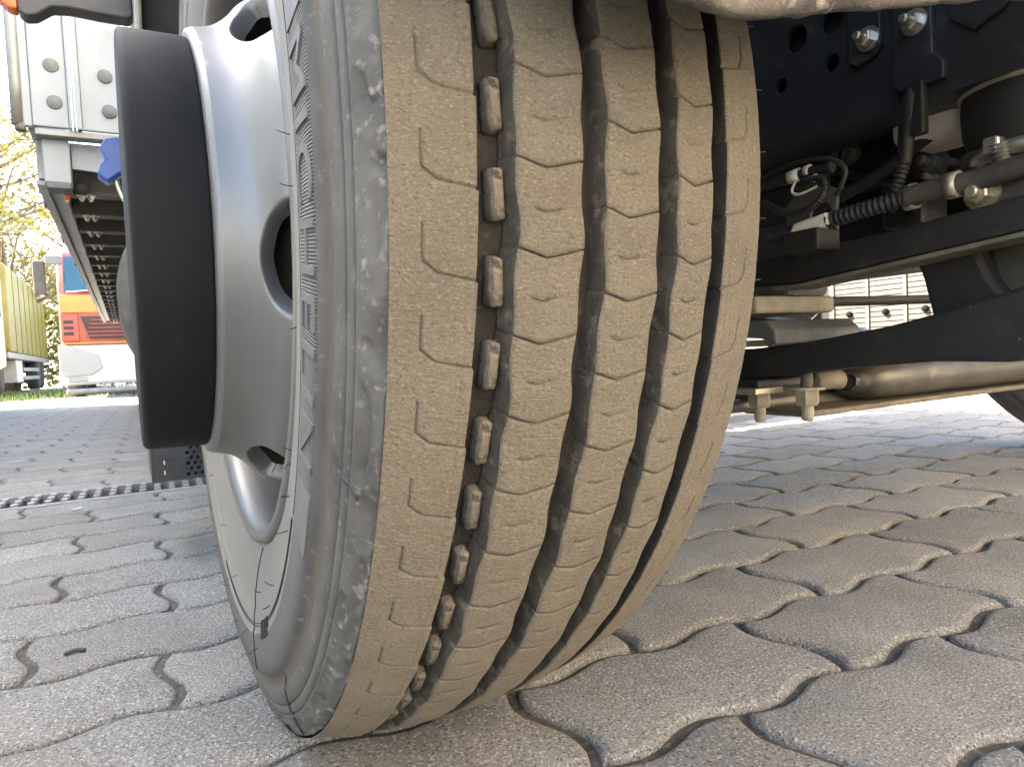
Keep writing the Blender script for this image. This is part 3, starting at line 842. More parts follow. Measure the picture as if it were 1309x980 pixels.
# leaf spring (two leaves meeting as one dark bar)
def spring(t0, t1):
    top = [(-.9, .52), (-.6, .44), (-.3, .385), (-.05, .362), (.075, .359), (.196, .367), (.304, .381), (.37, .394), (.437, .411), (.60, .455), (.9, .54)]
    bot = [(.9, .50), (.62, .41), (.50, .352), (.436, .336), (.36, .338), (.252, .331), (.08, .314), (-.05, .314), (-.3, .34), (-.6, .40), (-.9, .48)]
    return prism('leaf_spring', top + bot, 't', t0, t1, 'blacks', truck, bev=.004)
spring(.555, .635); spring(1.405, 1.485)
# spring clamp stack
rbox('clamp_plate', .50, .665, -.10, .158, .408, .432, .005, 'tan', truck)
prism('clamp_plate', [(-.09, .376), (.10, .378), (.16, .374), (.188, .365), (.186, .385), (.172, .398), (.02, .403), (-.09, .403)], 't', .50, .68, 'greyp', truck, bev=.004)
rbox('clamp_block', .57, .66, .075, .155, .43, .472, .012, 'greyp', truck)
rbox('rubber_buffer', .55, .60, -.02, .085, .43, .50, .01, 'rubber', truck)
rbox('spacer_plate', .50, .572, .055, .122, .3625, .3725, .0015, 'zinc', truck)
lathe('spacer_washer', [(.372, 0), (.372, .016), (.380, .016), (.380, 0)], 20, 'steel', truck, axis='Z', c=(.53, -.08, 0))
lathe('spacer_washer', [(.372, 0), (.372, .016), (.380, .016), (.380, 0)], 20, 'steel', truck, axis='Z', c=(.56, -.158, 0))
rbox('spacer_plate', .515, .572, .065, .138, .296, .305, .0015, 'zinc', truck)
rbox('spring_seat', .53, .66, -.07, .13, .302, .316, .004, 'blacks', truck)
def ubolt(s, t, z):
    hex_bolt('u_bolt_nut', V(t, s, z), (0, 0, -1), .0165, .022, 'tan', truck, .022)
    tube('u_bolt', [V(t, s, z - .002), V(t, s, .325)], .0085, 'dust', truck, n=2)
ubolt(.088, .58, .2975); ubolt(.167, .585, .3035)
lathe('shackle_bush', [(-.03, 0), (-.03, .011), (-.026, .014), (.0, .014), (.006, .013), (.03, .015), (.04, .0)], 28, 'dust', truck, axis='X', c=V(.67, .135, .307))
# longitudinal drag link with its lit underside put in as a paler strip
prism('drag_link', [(-.10, .452), (.094, .452), (.17, .448), (.438, .470), (.95, .515), (.95, .552), (.438, .505), (.30, .494), (.094, .486), (-.10, .478)], 't', .560, .585, 'blacks', truck, bev=.003)
prism('drag_link_lit_strip', [(.13, .4405), (.174, .4405), (.438, .4635), (.95, .508), (.95, .514), (.438, .4695), (.174, .4470), (.13, .4470)], 't', .5625, .61, 'dust', truck, bev=.002)
tube('tie_rod', [V(.9, -.2, .451), V(1.11, -.2, .4525), V(1.56, -.2, .4575), V(1.9, -.2, .46)], .0115, 'rubber', truck, n=2, seg=14)
tube('bent_wire', [V(.93, -.1, .40), V(.975, -.1, .425), V(.99, -.12, .446), V(1.12, -.18, .452)], .003, 'steel', truck, seg=6)
prism('hanger_bracket', [(.300, .468), (.312, .440), (.322, .395), (.330, .36), (.42, .36), (.405, .405), (.388, .43), (.372, .47)], 't', .615, .70, 'rubber', truck, bev=.006)
prism('hanger_strap', [(.372, .47), (.380, .43), (.396, .40), (.412, .375), (.50, .40), (.50, .49)], 't', .64, .72, 'axle', truck, bev=.008)
# drag-link side parts
rbox('relay_box', .515, .56, .19, .242, .482, .510, .003, 'blacks', truck)
bmo = prism('round_bracket', [(.165, .525), (.17, .500), (.24, .499), (.242, .56), (.225, .567), (.18, .568), (.163, .55)], 't', .555, .562, 'greyp', truck, bev=.002)
boolean_cut(bmo, [cyl_cut(V(.558, .218, .531), .017)])
tube('corrugated_hose', [V(.53, .05, .512), V(.53, .12, .513), V(.53, .19, .512)], .0085, 'rubber', truck, corr=(.006, .10), seg=12)
prism('hose_tag', [(.194, .508), (.202, .521), (.250, .5265), (.254, .512), (.21, .500)], 't', .521, .540, 'label', truck, bev=.003)
tube('corrugated_hose', [V(.53, .245, .517), V(.535, .29, .521), V(.545, .335, .527)], .0092, 'rubber', truck, corr=(.0065, .12), seg=12)
tube('steel_pipe', [V(.545, .335, .527), V(.555, .37, .530), V(.565, .41, .533), V(.57, .50, .545)], .012, 'cast', truck, seg=14)
for s in (.338, .382): lathe('pipe_clamp', [(-.006, .0115), (-.006, .0145), (.006, .0145), (.006, .0115)], 24, 'zinc', truck, axis='Y', c=V(.552 if s < .36 else .557, s, .5275 if s < .36 else .531))
tube('wire_loop', [V(.53, .14, .592), V(.525, .20, .598), V(.52, .255, .590), V(.52, .278, .572), V(.52, .272, .552), V(.525, .262, .545)], .0032, 'rubber', truck, seg=8)
tube('corrugated_hose', [V(.53, .15, .560), V(.52, .19, .538), V(.515, .228, .533), V(.515, .252, .548), V(.52, .246, .568), V(.525, .215, .572)], .0042, 'rubber', truck, corr=(.004, .12), seg=10)
tube('wire_loop', [V(.525, .205, .575), V(.52, .203, .562), V(.52, .214, .556), V(.52, .24, .560)], .0018, 'label', truck, seg=6)
tube('connector', [V(.53, .192, .583), V(.53, .208, .584)], .0085, 'label', truck, seg=14, n=2)
tube('connector', [V(.53, .217, .5845), V(.53, .224, .585)], .0080, 'label', truck, seg=14, n=2)
tube('wire_bundle', [V(.535, .10, .585), V(.532, .19, .583), V(.53, .255, .582)], .0075, 'rubber', truck, seg=10)
prism('hose_tag', [(.222, .572), (.238, .576), (.244, .570), (.236, .566)], 't', .520, .524, 'label', truck)
tube('yellow_cap', [V(.69, .150, .668), V(.69, .146, .660)], .0075, 'yellow', truck, seg=14, n=2)
tube('wire_loop', [V(.69, .147, .661), V(.69, .145, .64), V(.68, .13, .61), V(.66, .10, .60)], .005, 'cast', truck, seg=8)
# reservoir, its cable and the air-spring boot
rs = rbox('fluid_reservoir', .645, .745, .255, .343, .613, .70, .016, 'cream', truck, seg=4)
rs.data.polygons.foreach_set('use_smooth', [True] * len(rs.data.polygons))
tube('corrugated_hose', [V(.575, .318, .575), V(.575, .310, .555), V(.58, .298, .538), V(.60, .285, .53), V(.63, .27, .55)], .0072, 'rubber', truck, corr=(.005, .10), seg=12)
tube('cable_plug', [V(.572, .330, .655), V(.573, .327, .63), V(.574, .322, .60), V(.575, .318, .572)], lambda f: .0072 if f < .12 or f > .8 else .010 if f < .5 else .0078, 'rubber', truck, seg=12)
tube('cable_plug', [V(.580, .320, .650), V(.582, .316, .62), V(.584, .312, .585)], .008, 'rubber', truck, seg=10)
bc = V(.665, .420, 0)
lathe('air_spring_boot', [(.535, 0), (.535, .045), (.560, .060), (.578, .070), (.595, .075), (.620, .0765), (.645, .075), (.668, .068), (.672, 0)], 56, 'rubber', truck, axis='Z', c=bc)
lathe('boot_clamp', [(.636, .0745), (.636, .0790), (.648, .0785), (.648, .0740)], 56, 'zinc', truck, axis='Z', c=bc)
lathe('boot_clamp', [(.558, .060), (.558, .0715), (.573, .0755), (.573, .066)], 56, 'steel', truck, axis='Z', c=bc)
rbox('clamp_screw', .578, .596, .400, .416, .560, .578, .003, 'steel', truck)
tube('braided_stub', [V(.585, .412, .57), V(.59, .414, .55), V(.60, .418, .535)], .0085, 'greyp', truck, corr=(.004, .1), seg=12)
rbox('valve_body', .58, .68, .385, .50, .500, .538, .01, 'axle', truck)
hex_bolt('pipe_union', V(.579, .40, .52), (-1, 0, 0), .013, .014, 'zinc', truck, .01)
# small fittings in the dark between frame and drag link
for (t, s, z, r) in ((.62, .33, .57, .012), (.63, .36, .56, .009), (.60, .345, .545, .008)): hex_bolt('fitting', V(t, s, z), (-1, .2, .3), r, .014, 'cast', truck, .012)
tube('brake_hose', [V(.60, -.2, .58), V(.62, .05, .55), V(.64, .20, .57), V(.66, .30, .62)], .008, 'rubber', truck, seg=10)
tube('brake_hose', [V(.68, -.1, .66), V(.69, .10, .63), V(.70, .22, .585), V(.71, .30, .56)], .006, 'rubber', truck, seg=10)
tube('heat_pipe', [V(.76, .20, .60), V(.74, .22, .575), V(.73, .235, .54), V(.74, .24, .50)], .02, 'blacks', truck, seg=14)
# mudguard round the wheel, with its grey outer edge
arch = [(-.192, .604), (-.192, .598), (.20, .598), (.20, .604)]
lathe('mudguard', [(-.192, .604), (-.192, .597), (.20, .597), (.20, .604), (-.192, .604)], 60, 'blackp', truck, th0=.30, th1=2.75, c=(0, 0, .495))
lathe('mudguard_edge', [(-.190, .610), (-.199, .610), (-.199, .590), (-.190, .590), (-.190, .610)], 60, 'greyedge', truck, th0=.85, th1=2.72, c=(0, 0, .495))
# muddy skirt hanging at the near end of the mudguard
low = [(-.21, .640), (-.12, .575), (-.06, .537), (-.025, .521), (.0, .5195), (.033, .5225), (.060, .529), (.083, .535), (.115, .543), (.145, .550), (.19, .561), (.227, .570), (.30, .588), (.42, .615), (.56, .64)]
vs = []
sp_ = smooth_path([(a, 0, b) for a, b in low], 5)
cs = [(.000, .010), (.001, .003), (.006, -.0015), (.013, -.001), (.017, .004), (.0165, .012), (.012, .045), (.008, .11), (.0, .26), (-.004, .26), (.003, .10), (.004, .03)]
for i, p in enumerate(sp_):
    for (ds, dz) in cs:
        nn = .0025 * nz(p.x * 22, dz * 40, 1) + .0012 * nz(p.x * 80, dz * 90, 5)
        vs.append(V(p.x, .560 + ds * .7 + nn, p.z + .006 + dz + nn * .7))
n = len(cs); fs = []
for i in range(len(sp_) - 1):
    for q in range(n): fs.append((i * n + q, i * n + (q + 1) % n, (i + 1) * n + (q + 1) % n, (i + 1) * n + q))
fs += [tuple(range(n)), tuple(range((len(sp_) - 1) * n, len(sp_) * n))]
mesh_obj('mud_skirt', vs, fs, 'mud', truck)
# wing tail with orange marker lamp, beyond the wheel
prism('wing_tail', [(-.378, 1.20), (-.378, 1.045), (-.368, 1.036), (-.350, 1.040), (-.325, 1.060), (-.295, 1.064), (-.25, 1.062), (-.199, 1.062), (-.19, 1.07), (-.19, 1.20)], 's', -.79, -.75, 'blackp', truck, bev=.004)
prism('marker_lamp', [(-.379, 1.19), (-.379, 1.046), (-.392, 1.047), (-.425, 1.075), (-.44, 1.12), (-.44, 1.19)], 's', -.785, -.752, 'orange', truck, bev=.004)
# cab shell overhead, its floor, unseen far-side skirts added to block sun, fuel tank and step
prism('cab', [(.60, 1.14), (-1.45, 1.14), (-1.45, 3.35), (-1.2, 3.5), (.3, 3.5), (.52, 2.6), (.62, 1.6)], 't', -.20, 2.46, 'cab', truck, bev=.03)
rbox('cab_floor', .22, 1.82, -1.3, .52, 1.04, 1.14, .01, 'blacks', truck)
rbox('sun_block_skirt', 2.42, 2.48, -1.45, -1.15, .30, 1.10, .01, 'blackp', truck)
rbox('sun_block_skirt', 2.42, 2.48, .75, 1.25, .30, 1.10, .01, 'blackp', truck)
tank = lathe('fuel_tank', [(-1.62, 0), (-1.62, .22), (-1.60, .255), (-.99, .255), (-.965, .22), (-.965, 0)], 64, 'greyp', truck, axis='Y', c=(.0, 0, .545))
tank.scale.y = -1
rbox('tank_bracket', .20, .58, -1.35, -1.20, .52, .70, .01, 'blacks', truck)
def perforated_step():
    vs, fs = [], []
    t0, t1, z0, z1 = -.212, .10, .152, .35
    cell = .0165; bm = bmesh.new()
    def q(a, b, c, d, s=-.70, th=.003):
        r = bmesh.ops.create_cube(bm, size=1)
        for v in r['verts']: v.co = Vector(((a + b) / 2 + v.co.x * (b - a), -s + v.co.y * th, (c + d) / 2 + v.co.z * (d - c)))
    q(t0, t0 + .052, z0, z1); q(t0 + .052, t1, z0, z0 + .008)
    z = z0 + .008; k = 0
    while z < z1:
        q(t0 + .052, t1, z + .006, z + .0105)
        x = t0 + .052 + (k % 2) * .006
        if k % 2: q(t0 + .052, x, z, z + .006)
        while x < t1:
            q(x, x + .0065, z, z + .006); x += .0125
        z += .0105; k += 1
    o = bm_obj('step_plate', bm, 'blackp', truck)
    rbox('step_side', t0 - .004, t0, -.92, -.698, z0, z1, .001, 'blackp', truck)
    rbox('step_dark_sheet', t0, t1, -.735, -.728, z0, z1, .001, 'darkv', truck)  # dark sheet added so the holes read as shade
    rbox('step_base', t0, t1, -.92, -.704, z0, z0 + .006, .001, 'blackp', truck)
    rbox('step_hanger', -.02, .02, -.98, -.90, z0, .62, .003, 'blackp', truck)
    for z in (.166, .186): rbox('step_rivet', t0 + .018, t0 + .0205, -.698, -.697, z, z + .008, 0, 'steel', truck)
perforated_step()

# ------------------------------------------------------------------ flatbed trailer standing behind
tb = (0.9, 5.0, 0)
trailer = tag(empty('trailer', tb), 'white panelled trailer with grey stud caps and ribbed underside behind the wheel', 'trailer')
def tbx(name, *a, bev=.004, m='white'): return rbox(name, *a, bev, m, trailer, off=tb)
tbx('panel', -.453, -.354, -1.82, -1.80, 1.152, 2.6)
tbx('panel', -.322, .10, -1.82, -1.803, 1.152, 2.6)
tbx('panel', .112, .60, -1.82, -1.803, 1.152, 1.9)
tbx('panel', .612, 2.20, -1.82, -1.803, 1.152, 1.9)
tbx('panel_rib', -.3545, -.348, -1.82, -1.788, 1.150, 2.6, bev=.002); tbx('panel_rib', -.345, -.338, -1.82, -1.784, 1.150, 2.6, bev=.002); tbx('panel_rib', -.336, -.321, -1.82, -1.790, 1.150, 2.6, bev=.002)
tbx('corner_strip', -.478, -.4535, -1.83, -1.806, 1.150, 2.6)
tube('corner_post', [tuple(np.subtract(V(-.492, -1.815, z), tb)) for z in (1.155, 1.6, 2.6)], .017, 'alu', trailer, n=2, seg=16)
tube('post_cap', [tuple(np.subtract(V(-.486, -1.815, z), tb)) for z in (1.135, 1.158)], .015, 'under', trailer, n=2, seg=16)
for (t, z) in ((-.394, 1.344), (-.391, 1.230), (-.248, 1.332), (-.242, 1.220), (-.394, 1.56), (-.248, 1.56), (-.1, 1.33), (-.1, 1.22)):
    c = np.subtract(V(t, -1.802, z), tb)
    lathe('stud_cap', [(-.009, 0), (-.009, .0125), (-.0075, .0140), (-.0075, .0190), (-.0055, .0215), (.002, .0215)], 32, 'cap', trailer, axis='Y', c=tuple(c))
tbx('bulkhead_sill', -.45, 2.15, -1.86, -1.808, 1.128, 1.150, bev=.003, m='alu')
tbx('lamp_box', -.437, -.363, -1.93, -1.85, .990, 1.130, bev=.005, m='white')
tbx('lamp_box_foot', -.432, -.366, -1.935, -1.845, .972, .9895, bev=.003, m='cap')
pr = prism('gusset', [(-.36, 1.128), (-.10, 1.128), (-.10, 1.05), (-.26, 1.040), (-.36, 1.048)], 's', -1.90, -1.885, 'white', trailer, off=tb)
tbx('side_rail', -.462, -.395, -9.1, -1.94, 1.02, 1.150, m='alu')
tbx('side_rail_lip', -.468, -.44, -9.1, -1.945, 1.000, 1.0185, bev=.003, m='alu')
for k in range(9): tbx('rail_clamp', -.474, -.4685, -2.3 - k * .8, -2.22 - k * .8, .995, 1.10, bev=.001, m='alu')
tbx('deck', -.39, 2.15, -9.1, -1.94, 1.120, 1.148, m='under')
for k in range(20):
    s = -2.05 - k * .36
    tbx('cross_beam', -.394, 2.14, s - .035, s + .035, .995, 1.002, bev=.001, m='under')
    tbx('cross_beam', -.394, 2.14, s - .005, s + .005, 1.003, 1.119, bev=0, m='under')
    hex_bolt('beam_bolt', tuple(np.subtract(V(-.345, s + .018, .995), tb)), (0, 0, -1), .011, .013, 'steel', trailer, .006)
    hex_bolt('beam_bolt', tuple(np.subtract(V(-.318, s + .018, .995), tb)), (0, 0, -1), .011, .013, 'steel', trailer, .006)
tbx('main_beam', .45, .57, -9.1, -1.9, .72, .994, m='under'); tbx('main_beam', 1.25, 1.37, -9.1, -1.9, .72, .994, m='under')
tbx('side_marker', -.392, -.376, -1.99, -1.945, .958, 1.019, bev=.004, m='orange')
lathe('side_marker_socket', [(-.02, 0), (-.02, .02), (.02, .02), (.02, 0)], 20, 'darkv', trailer, axis='X', c=tuple(np.subtract(V(-.348, -1.98, 1.005), tb)))
tbx('side_board', -.47, -.44, -9.1, -1.84, 1.152, 1.6); tbx('side_board', 2.17, 2.20, -9.1, -1.84, 1.152, 1.6); tbx('tail_board', -.438, 2.168, -9.1, -9.06, 1.152, 1.6)
wprof = [(-.17, .0), (-.16, .28), (-.16, .46), (-.12, .505), (.12, .505), (.16, .46), (.16, .28), (.17, 0)]
for s in (-6.4, -7.7):
    for t in (.12, 1.70):
        lathe('wheel', wprof, 48, 'tyre2', trailer, c=tuple(np.subtract(V(t, s, .505), tb)))
    tube('axle', [tuple(np.subtract(V(.2, s, .505), tb)), tuple(np.subtract(V(1.62, s, .505), tb))], .06, 'darkv', trailer, n=2)
    tbx('axle_hanger', .47, .55, s - .1, s + .1, .50, .725, m='darkv'); tbx('axle_hanger', 1.27, 1.35, s - .1, s + .1, .50, .725, m='darkv')
for t in (.51, 1.31): tbx('landing_leg', t - .05, t + .05, -2.9, -2.8, .0, .722, m='darkv')
# blue coupling hose grip hanging in front of the trailer
grip = prism('coupling_grip', [(-.270, .872), (-.255, .895), (-.232, .902), (-.218, .892), (-.222, .860), (-.216, .846), (-.214, .826), (-.236, .812), (-.255, .796), (-.276, .812), (-.268, .838), (-.258, .850)], 's', -1.03, -.985, 'blue', None, bev=.006)
tag(grip, 'bright blue moulded coupling grip with two lobes beside the black hub cover', 'coupling')
gr2 = tube('grip_stem', [V(-.242, -1.007, .815), V(-.230, -1.005, .775), V(-.215, -1.005, .74), V(-.20, -1.0, .70)], .0055, 'steel', grip, seg=8)

# ------------------------------------------------------------------ vehicles in the sunny background
cb = (-.05, 12.6, 0)
cabt = tag(empty('parked_lorry', cb), 'red and orange lorry cab with blue windscreen and white bumper parked in the sun', 'lorry')
def cbx(name, *a, bev=.02, m='red'): return rbox(name, *a, bev, m, cabt, off=cb)
S0 = -11.8
prism('cab_shell', [(S0, .50), (S0, 1.62), (S0 - .30, 2.30), (S0 - .5, 2.42), (S0 - 1.7, 2.42), (S0 - 1.7, .50)], 't', -1.12, 1.0, 'red', cabt, bev=.09, off=cb)
prism('windscreen', [(S0 - .002, 1.66), (S0 - .270, 2.24), (S0 - .29, 2.24), (S0 - .05, 1.64)], 't', -1.02, .90, 'screen', cabt, off=cb)
prism('wiper', [(-1.0, 1.64), (-.45, 1.69), (-.45, 1.705), (-1.0, 1.66)], 's', S0 + .02, S0 + .035, 'wpaint', cabt, off=cb)
cbx('front_panel', -1.10, .98, S0 - .01, S0 + .03, 1.33, 1.61, m='oran')
prism('grille', [(-.83, 1.27), (.70, 1.27), (.58, .92), (-.72, .92)], 's', S0 + .01, S0 + .045, 'dred', cabt, off=cb)
for k in range(5): cbx('grille_slat', -.78 + .02 * k, .66 - .02 * k, S0 + .046, S0 + .06, .96 + k * .062, .975 + k * .062, bev=.003, m='red')
for sg in (0, 1):
    f = (lambda a, b: (a, b)) if sg == 0 else (lambda a, b: (-.12 - b, -.12 - a))
    a, b = f(-1.10, -.86); cbx('side_panel', a, b, S0 - .01, S0 + .03, .88, 1.32, m='red')
    for k in range(3): a, b = f(-1.06, -.93); cbx('vent_slot', a, b, S0 + .031, S0 + .04, .98 + k * .09, 1.03 + k * .09, bev=.003, m='dred')
    hp = [(-1.15, .84), (-.95, .80), (-.62, .66), (-.58, .46), (-.72, .36), (-1.08, .34), (-1.14, .42)]
    hp = hp if sg == 0 else [(-.12 - q, z) for q, z in hp]
    prism('headlight', hp, 's', S0 + .05, S0 + .10, 'lens', cabt, bev=.012, off=cb)
    a, b = f(-1.04, -.80); cbx('fog_lamp', a, b, S0 + .082, S0 + .10, .26, .33, bev=.01, m='lens')
cbx('orange_stripe', -1.10, .98, S0 - .01, S0 + .035, .835, .875, m='oran')
cbx('bumper', -1.15, 1.03, S0 - .15, S0 + .08, .20, .82, bev=.05, m='wpaint')
cbx('bumper_bar', -1.08, .95, S0 - .1, S0 + .16, .06, .15, bev=.03, m='alu')
cbx('bumper_bar', -.6, -.55, S0 - .05, S0 + .10, .14, .24, bev=.01, m='alu'); cbx('bumper_bar', .40, .45, S0 - .05, S0 + .10, .14, .24, bev=.01, m='alu')
cbx('mirror', -1.40, -1.24, S0 - .05, S0 + .08, 1.60, 2.12, bev=.03, m='darkv')
cbx('mirror', -1.24, -1.02, S0 - .02, S0 + .12, 2.06, 2.20, bev=.03, m='cap')
tube('mirror_arm', [tuple(np.subtract(V(-1.26, S0, 1.62), cb)), tuple(np.subtract(V(-1.15, S0, 1.50), cb)), tuple(np.subtract(V(-1.05, S0 - .05, 1.45), cb))], .02, 'darkv', cabt)
for t in (-.98, .84): lathe('wheel', [(-.13, 0), (-.13, .40), (-.10, .45), (.10, .45), (.13, .40), (.13, 0)], 32, 'tyre2', cabt, c=tuple(np.subtract(V(t, S0 - .75, .45), cb)))
cbx('chassis', -.6, .5, S0 - 5.5, S0 - 1.0, .5, .8, m='darkv'); cbx('cargo_box', -1.2, 1.08, S0 - 7, S0 - 1.8, .85, 2.35, m='wpaint')
for t in (-.98, .84): lathe('wheel', [(-.13, 0), (-.13, .40), (-.10, .45), (.10, .45), (.13, .40), (.13, 0)], 32, 'tyre2', cabt, c=tuple(np.subtract(V(t, S0 - 4.6, .45), cb)))

yb = (-4.0, 19.5, 0)
yel = tag(empty('tarpaulin_lorry', yb), 'lorry with bright yellow tarpaulin side and pale cab beside the trees', 'lorry')
def ybx(name, *a, bev=.02, m='tarp'): return rbox(name, *a, bev, m, yel, off=yb)
ybx('tarpaulin', -4.7, -2.5, -26.5, -18.2, .95, 2.95, bev=.05)
for k in range(8): ybx('tarp_strap', -2.502, -2.485, -19.2 - k, -19.15 - k, .9, 2.9, bev=.004, m='tarp')
ybx('load_bed', -4.7, -2.48, -26.6, -17.6, .80, .94, m='alu')
ybx('chassis', -4.3, -2.85, -26.3, -15.8, .5, .79, m='darkv')
ybx('side_guard', -2.56, -2.50, -23.5, -20.2, .30, .40, m='alu'); ybx('side_guard', -2.56, -2.50, -23.5, -20.2, .52, .62, m='alu')
ybx('tool_box', -2.95, -2.5, -19.9, -18.9, .25, .78, m='wpaint')
for s in (-25.0, -24.0, -16.9):
    for t in (-4.45, -2.7): lathe('wheel', [(-.15, 0), (-.15, .40), (-.11, .46), (.11, .46), (.15, .40), (.15, 0)], 32, 'tyre2', yel, c=tuple(np.subtract(V(t, s, .46), yb)))
prism('cab_shell', [(-15.6, .45), (-15.6, 1.6), (-15.9, 2.7), (-17.4, 2.9), (-17.4, .6)], 't', -4.7, -2.5, 'wpaint', yel, bev=.05, off=yb)
ybx('cab_window', -2.505, -2.49, -17.0, -16.1, 1.65, 2.35, m='screen'); ybx('front_bumper', -4.72, -2.48, -15.75, -15.45, .25, .7, m='wpaint')

# white louvred cabinet in the sun beyond the far side of the truck
wb = (5.3, 2.6, 0)
MT['latchm'] = mat('latch_black', (.002, .002, .002), (.003, .003, .003), 5, .9, spec=.1)
lou = tag(empty('louvred_cabinet', wb), 'low white louvred cabinet with dark round latches seen under the chassis', 'cabinet')
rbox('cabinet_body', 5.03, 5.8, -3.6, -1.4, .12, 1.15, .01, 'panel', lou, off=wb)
for k in range(7):
    s = -3.55 + k * .31
    rbox('louvre_frame', 5.0, 5.03, s - .012, s + .012, .12, 1.15, .002, 'greyp', lou, off=wb)
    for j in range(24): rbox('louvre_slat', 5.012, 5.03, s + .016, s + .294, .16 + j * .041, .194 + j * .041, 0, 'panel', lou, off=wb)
    lathe('latch', [(-.012, 0), (-.012, .020), (.0, .026), (.03, .026)], 20, 'latchm', lou, c=tuple(np.subtract(V(5.0, s + .15, .56), wb)))
    rbox('cabinet_foot', 5.1, 5.2, s, s + .1, 0, .12, 0, 'darkv', lou, off=wb) if k in (0, 6) else None

# unseen box trailer, added to shade the lane between the two vehicles
nb_ = (-3.05, 3.2, 0)
MT['boxblue'] = mat('cool_bounce_blue', (.40, .52, .64), (.46, .58, .69), 1.2, .35)  # blue chosen to throw a cool cast on the left paving
nbt = tag(empty('shade_box_trailer', nb_), 'tall plain pale blue box trailer added out of view to shade the lane', 'trailer')
rbox('shade_box_body', -4.30, -1.80, -9.6, 1.2, 1.05, 3.6, .03, 'boxblue', nbt, off=nb_)
rbox('side_rail', -4.32, -1.78, -9.62, 1.22, .93, 1.046, .01, 'alu', nbt, off=nb_)
for k in range(9): rbox('wall_rib', -1.799, -1.785, -9.4 + k * 1.2, -9.35 + k * 1.2, 1.06, 3.57, .003, 'alu', nbt, off=nb_)
for s_ in (-8.8, -7.5, -6.2):
    for t in (-4.05, -2.05): lathe('wheel', wprof, 40, 'tyre2', nbt, c=tuple(np.subtract(V(t, s_, .505), nb_)))
    rbox('axle', -4.0, -2.1, s_ - .06, s_ + .06, .45, .56, .02, 'darkv', nbt, off=nb_)
for t in (-3.75, -2.85): rbox('main_beam', t - .06, t + .06, -9.5, 1.1, .56, .929, .01, 'darkv', nbt, off=nb_)
for t in (-3.75, -2.85): rbox('landing_leg', t - .06, t + .06, 0.4, .52, 0, .56, .01, 'darkv', nbt, off=nb_)
# unseen sunlit facade added behind the camera to bounce warm light
wk = (9.6, -11.0, 0)
wsh = tag(empty('bounce_facade', wk), 'cream plastered facade with roller doors, added out of view to bounce warm light', 'building')
MT['plaster'] = mat('warm_bounce_plaster', (.70, .53, .31), (.75, .58, .35), 1.5, .9, bscale=40, bstr=.3)  # warm tone chosen for the colour of its bounced light
rbox('wall', -.6, 19, 8.5, 16, 0, 9.0, .02, 'plaster', wsh, off=wk)
rbox('roof', -.9, 19.3, 8.2, 16.3, 9.02, 9.3, .02, 'alu', wsh, off=wk)
for k in range(3):
    x = 1.6 + k * 5.6
    for j in range(9): rbox('roller_door_slat', x, x + 3.8, 8.44, 8.495, .05 + j * .45, .48 + j * .45, .01, 'cab', wsh, off=wk)

# ------------------------------------------------------------------ trees, hedge, grass
def tree(name, base, h, rad, seed, label, nl=5200, m='leafy', lsize=.085):
    rnd = random.Random(seed)
    root = tag(empty(name, base), label, 'tree', 'trees behind the parked lorries')
    vs, fs, tips = [], [], []
    def add(pts, r0, r1, sg=7):
        v, f = tube('', pts, lambda q: r0 + (r1 - r0) * q, None, raw=True, seg=sg, n=4)
        b = len(vs); vs.extend(v); fs.extend(tuple(i + b for i in x) for x in f)
    add([(0, 0, -.1), (.05, .03, h * .25), (-.05, .08, h * .55), (.05, 0, h * .9)], h * .028, h * .008)
    for k in range(26):
        z = h * rnd.uniform(.22, .85); a = rnd.uniform(0, 2 * PI); L = rad * rnd.uniform(.55, 1.05) * (1.15 - .5 * z / h)
        p0 = Vector((0, .05, z)); p1 = p0 + Vector((math.cos(a) * L * .5, math.sin(a) * L * .5, L * .25)); p2 = p0 + Vector((math.cos(a) * L, math.sin(a) * L, L * .55))
        add([p0, p1, p2], h * .0085, h * .002, 5)
        for j in range(4):
            q = rnd.uniform(.35, 1); s0 = p0.lerp(p2, q); d = Vector((rnd.uniform(-1, 1), rnd.uniform(-1, 1), rnd.uniform(-.4, .9))).normalized() * L * .45
            add([s0, s0 + d * .5 + Vector((0, 0, .05)), s0 + d], h * .0035, h * .001, 4); tips += [s0 + d, s0 + d * .6, s0 + d * .85]
    mesh_obj('trunk', vs, fs, 'bark', root)
    lv, lf = [], []
    for k in range(nl):
        c = rnd.choice(tips) + Vector((rnd.gauss(0, .20), rnd.gauss(0, .20), rnd.gauss(0, .20))) * (rad / 2.4)
        n = Vector((rnd.gauss(0, 1), rnd.gauss(0, 1), rnd.gauss(0, 1))).normalized(); a = n.orthogonal().normalized(); b_ = n.cross(a)
        s1 = lsize * rnd.uniform(.6, 1.3); i = len(lv)
        lv += [c - a * s1, c + b_ * s1 * .5, c + a * s1, c - b_ * s1 * .5]; lf.append((i, i + 1, i + 2, i + 3))
    mesh_obj('crown', lv, lf, m, root, smooth=False, kind='stuff')
    return root
tree('deciduous_tree', (-3.3, 24.5, 0), 8.5, 2.9, 3, 'bare limbed tree with yellow spring leaves above the yellow tarpaulin', 4200)
tree('deciduous_tree', (-6.6, 27.5, 0), 9.5, 3.2, 5, 'tall leafy tree standing behind the pale lorry cab', 5200)
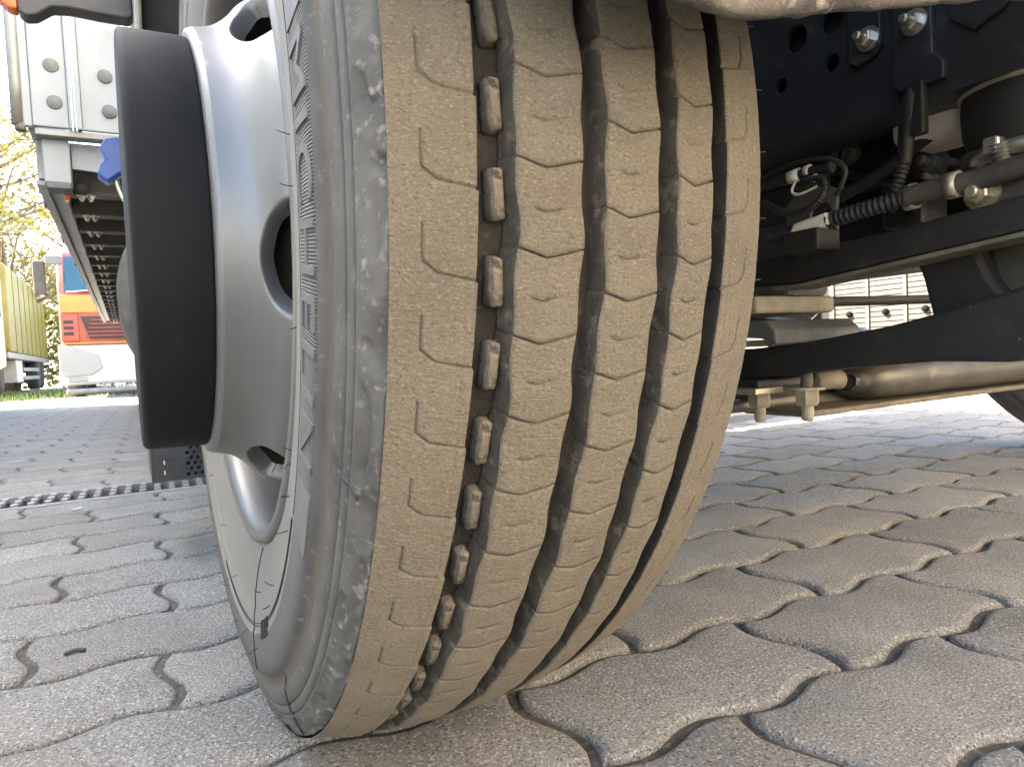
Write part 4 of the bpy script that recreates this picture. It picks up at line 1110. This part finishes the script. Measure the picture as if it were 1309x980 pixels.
tree('deciduous_tree', (-1.6, 29.5, 0), 7.0, 2.6, 9, 'dense yellow green tree rising behind the red lorry cab', 6000)
def hedge(x0, x1, y, h, d, seed):
    rnd = random.Random(seed)
    root = tag(empty('hedge', ((x0 + x1) / 2, y, 0)), 'clipped yellow green hedge along the back of the yard', 'hedge')
    lv, lf = [], []
    for k in range(9000):
        c = Vector((rnd.uniform(x0, x1) - (x0 + x1) / 2, rnd.uniform(-d, d), rnd.random() ** .8 * h * (1 + .08 * math.sin(rnd.random() * 6))))
        n = Vector((rnd.gauss(0, 1), rnd.gauss(0, 1), rnd.gauss(0, 1))).normalized(); a = n.orthogonal().normalized(); b_ = n.cross(a); s1 = rnd.uniform(.06, .14); i = len(lv)
        lv += [c - a * s1, c + b_ * s1 * .6, c + a * s1, c - b_ * s1 * .6]; lf.append((i, i + 1, i + 2, i + 3))
    mesh_obj('foliage', lv, lf, 'hedgem', root, smooth=False, kind='stuff')
    vs, fs = [], []
    for k in range(16):
        x = -(x1 - x0) / 2 + (x1 - x0) * (k + .5) / 16
        v, f = tube('', [(x, 0, -.05), (x + .05, .03, h * .4), (x - .04, 0, h * .85)], lambda q: .05 * (1.1 - q), None, raw=True, seg=6, n=3)
        b = len(vs); vs += v; fs += [tuple(i + b for i in q) for q in f]
    mesh_obj('stem', vs, fs, 'bark', root)
hedge(-9.0, 2.5, 27.0, 2.6, .7, 21)
# grass strip at the far edge of the yard
rnd = random.Random(4); lv, lf = [], []
for k in range(7000):
    x = rnd.uniform(-8, 3); y = rnd.uniform(13.6, 20); hgt = rnd.uniform(.04, .12); a = rnd.uniform(0, PI); i = len(lv)
    dx, dy = math.cos(a) * .012, math.sin(a) * .012
    lv += [(x - dx, y - dy, -.05), (x + dx, y + dy, -.05), (x + rnd.uniform(-.04, .04), y + rnd.uniform(-.04, .04), hgt)]; lf.append((i, i + 1, i + 2))
g = mesh_obj('grass', lv, lf, 'grass', None, smooth=False, kind='stuff'); g['label'] = 'strip of short green grass at the back of the yard'; g['category'] = 'grass'
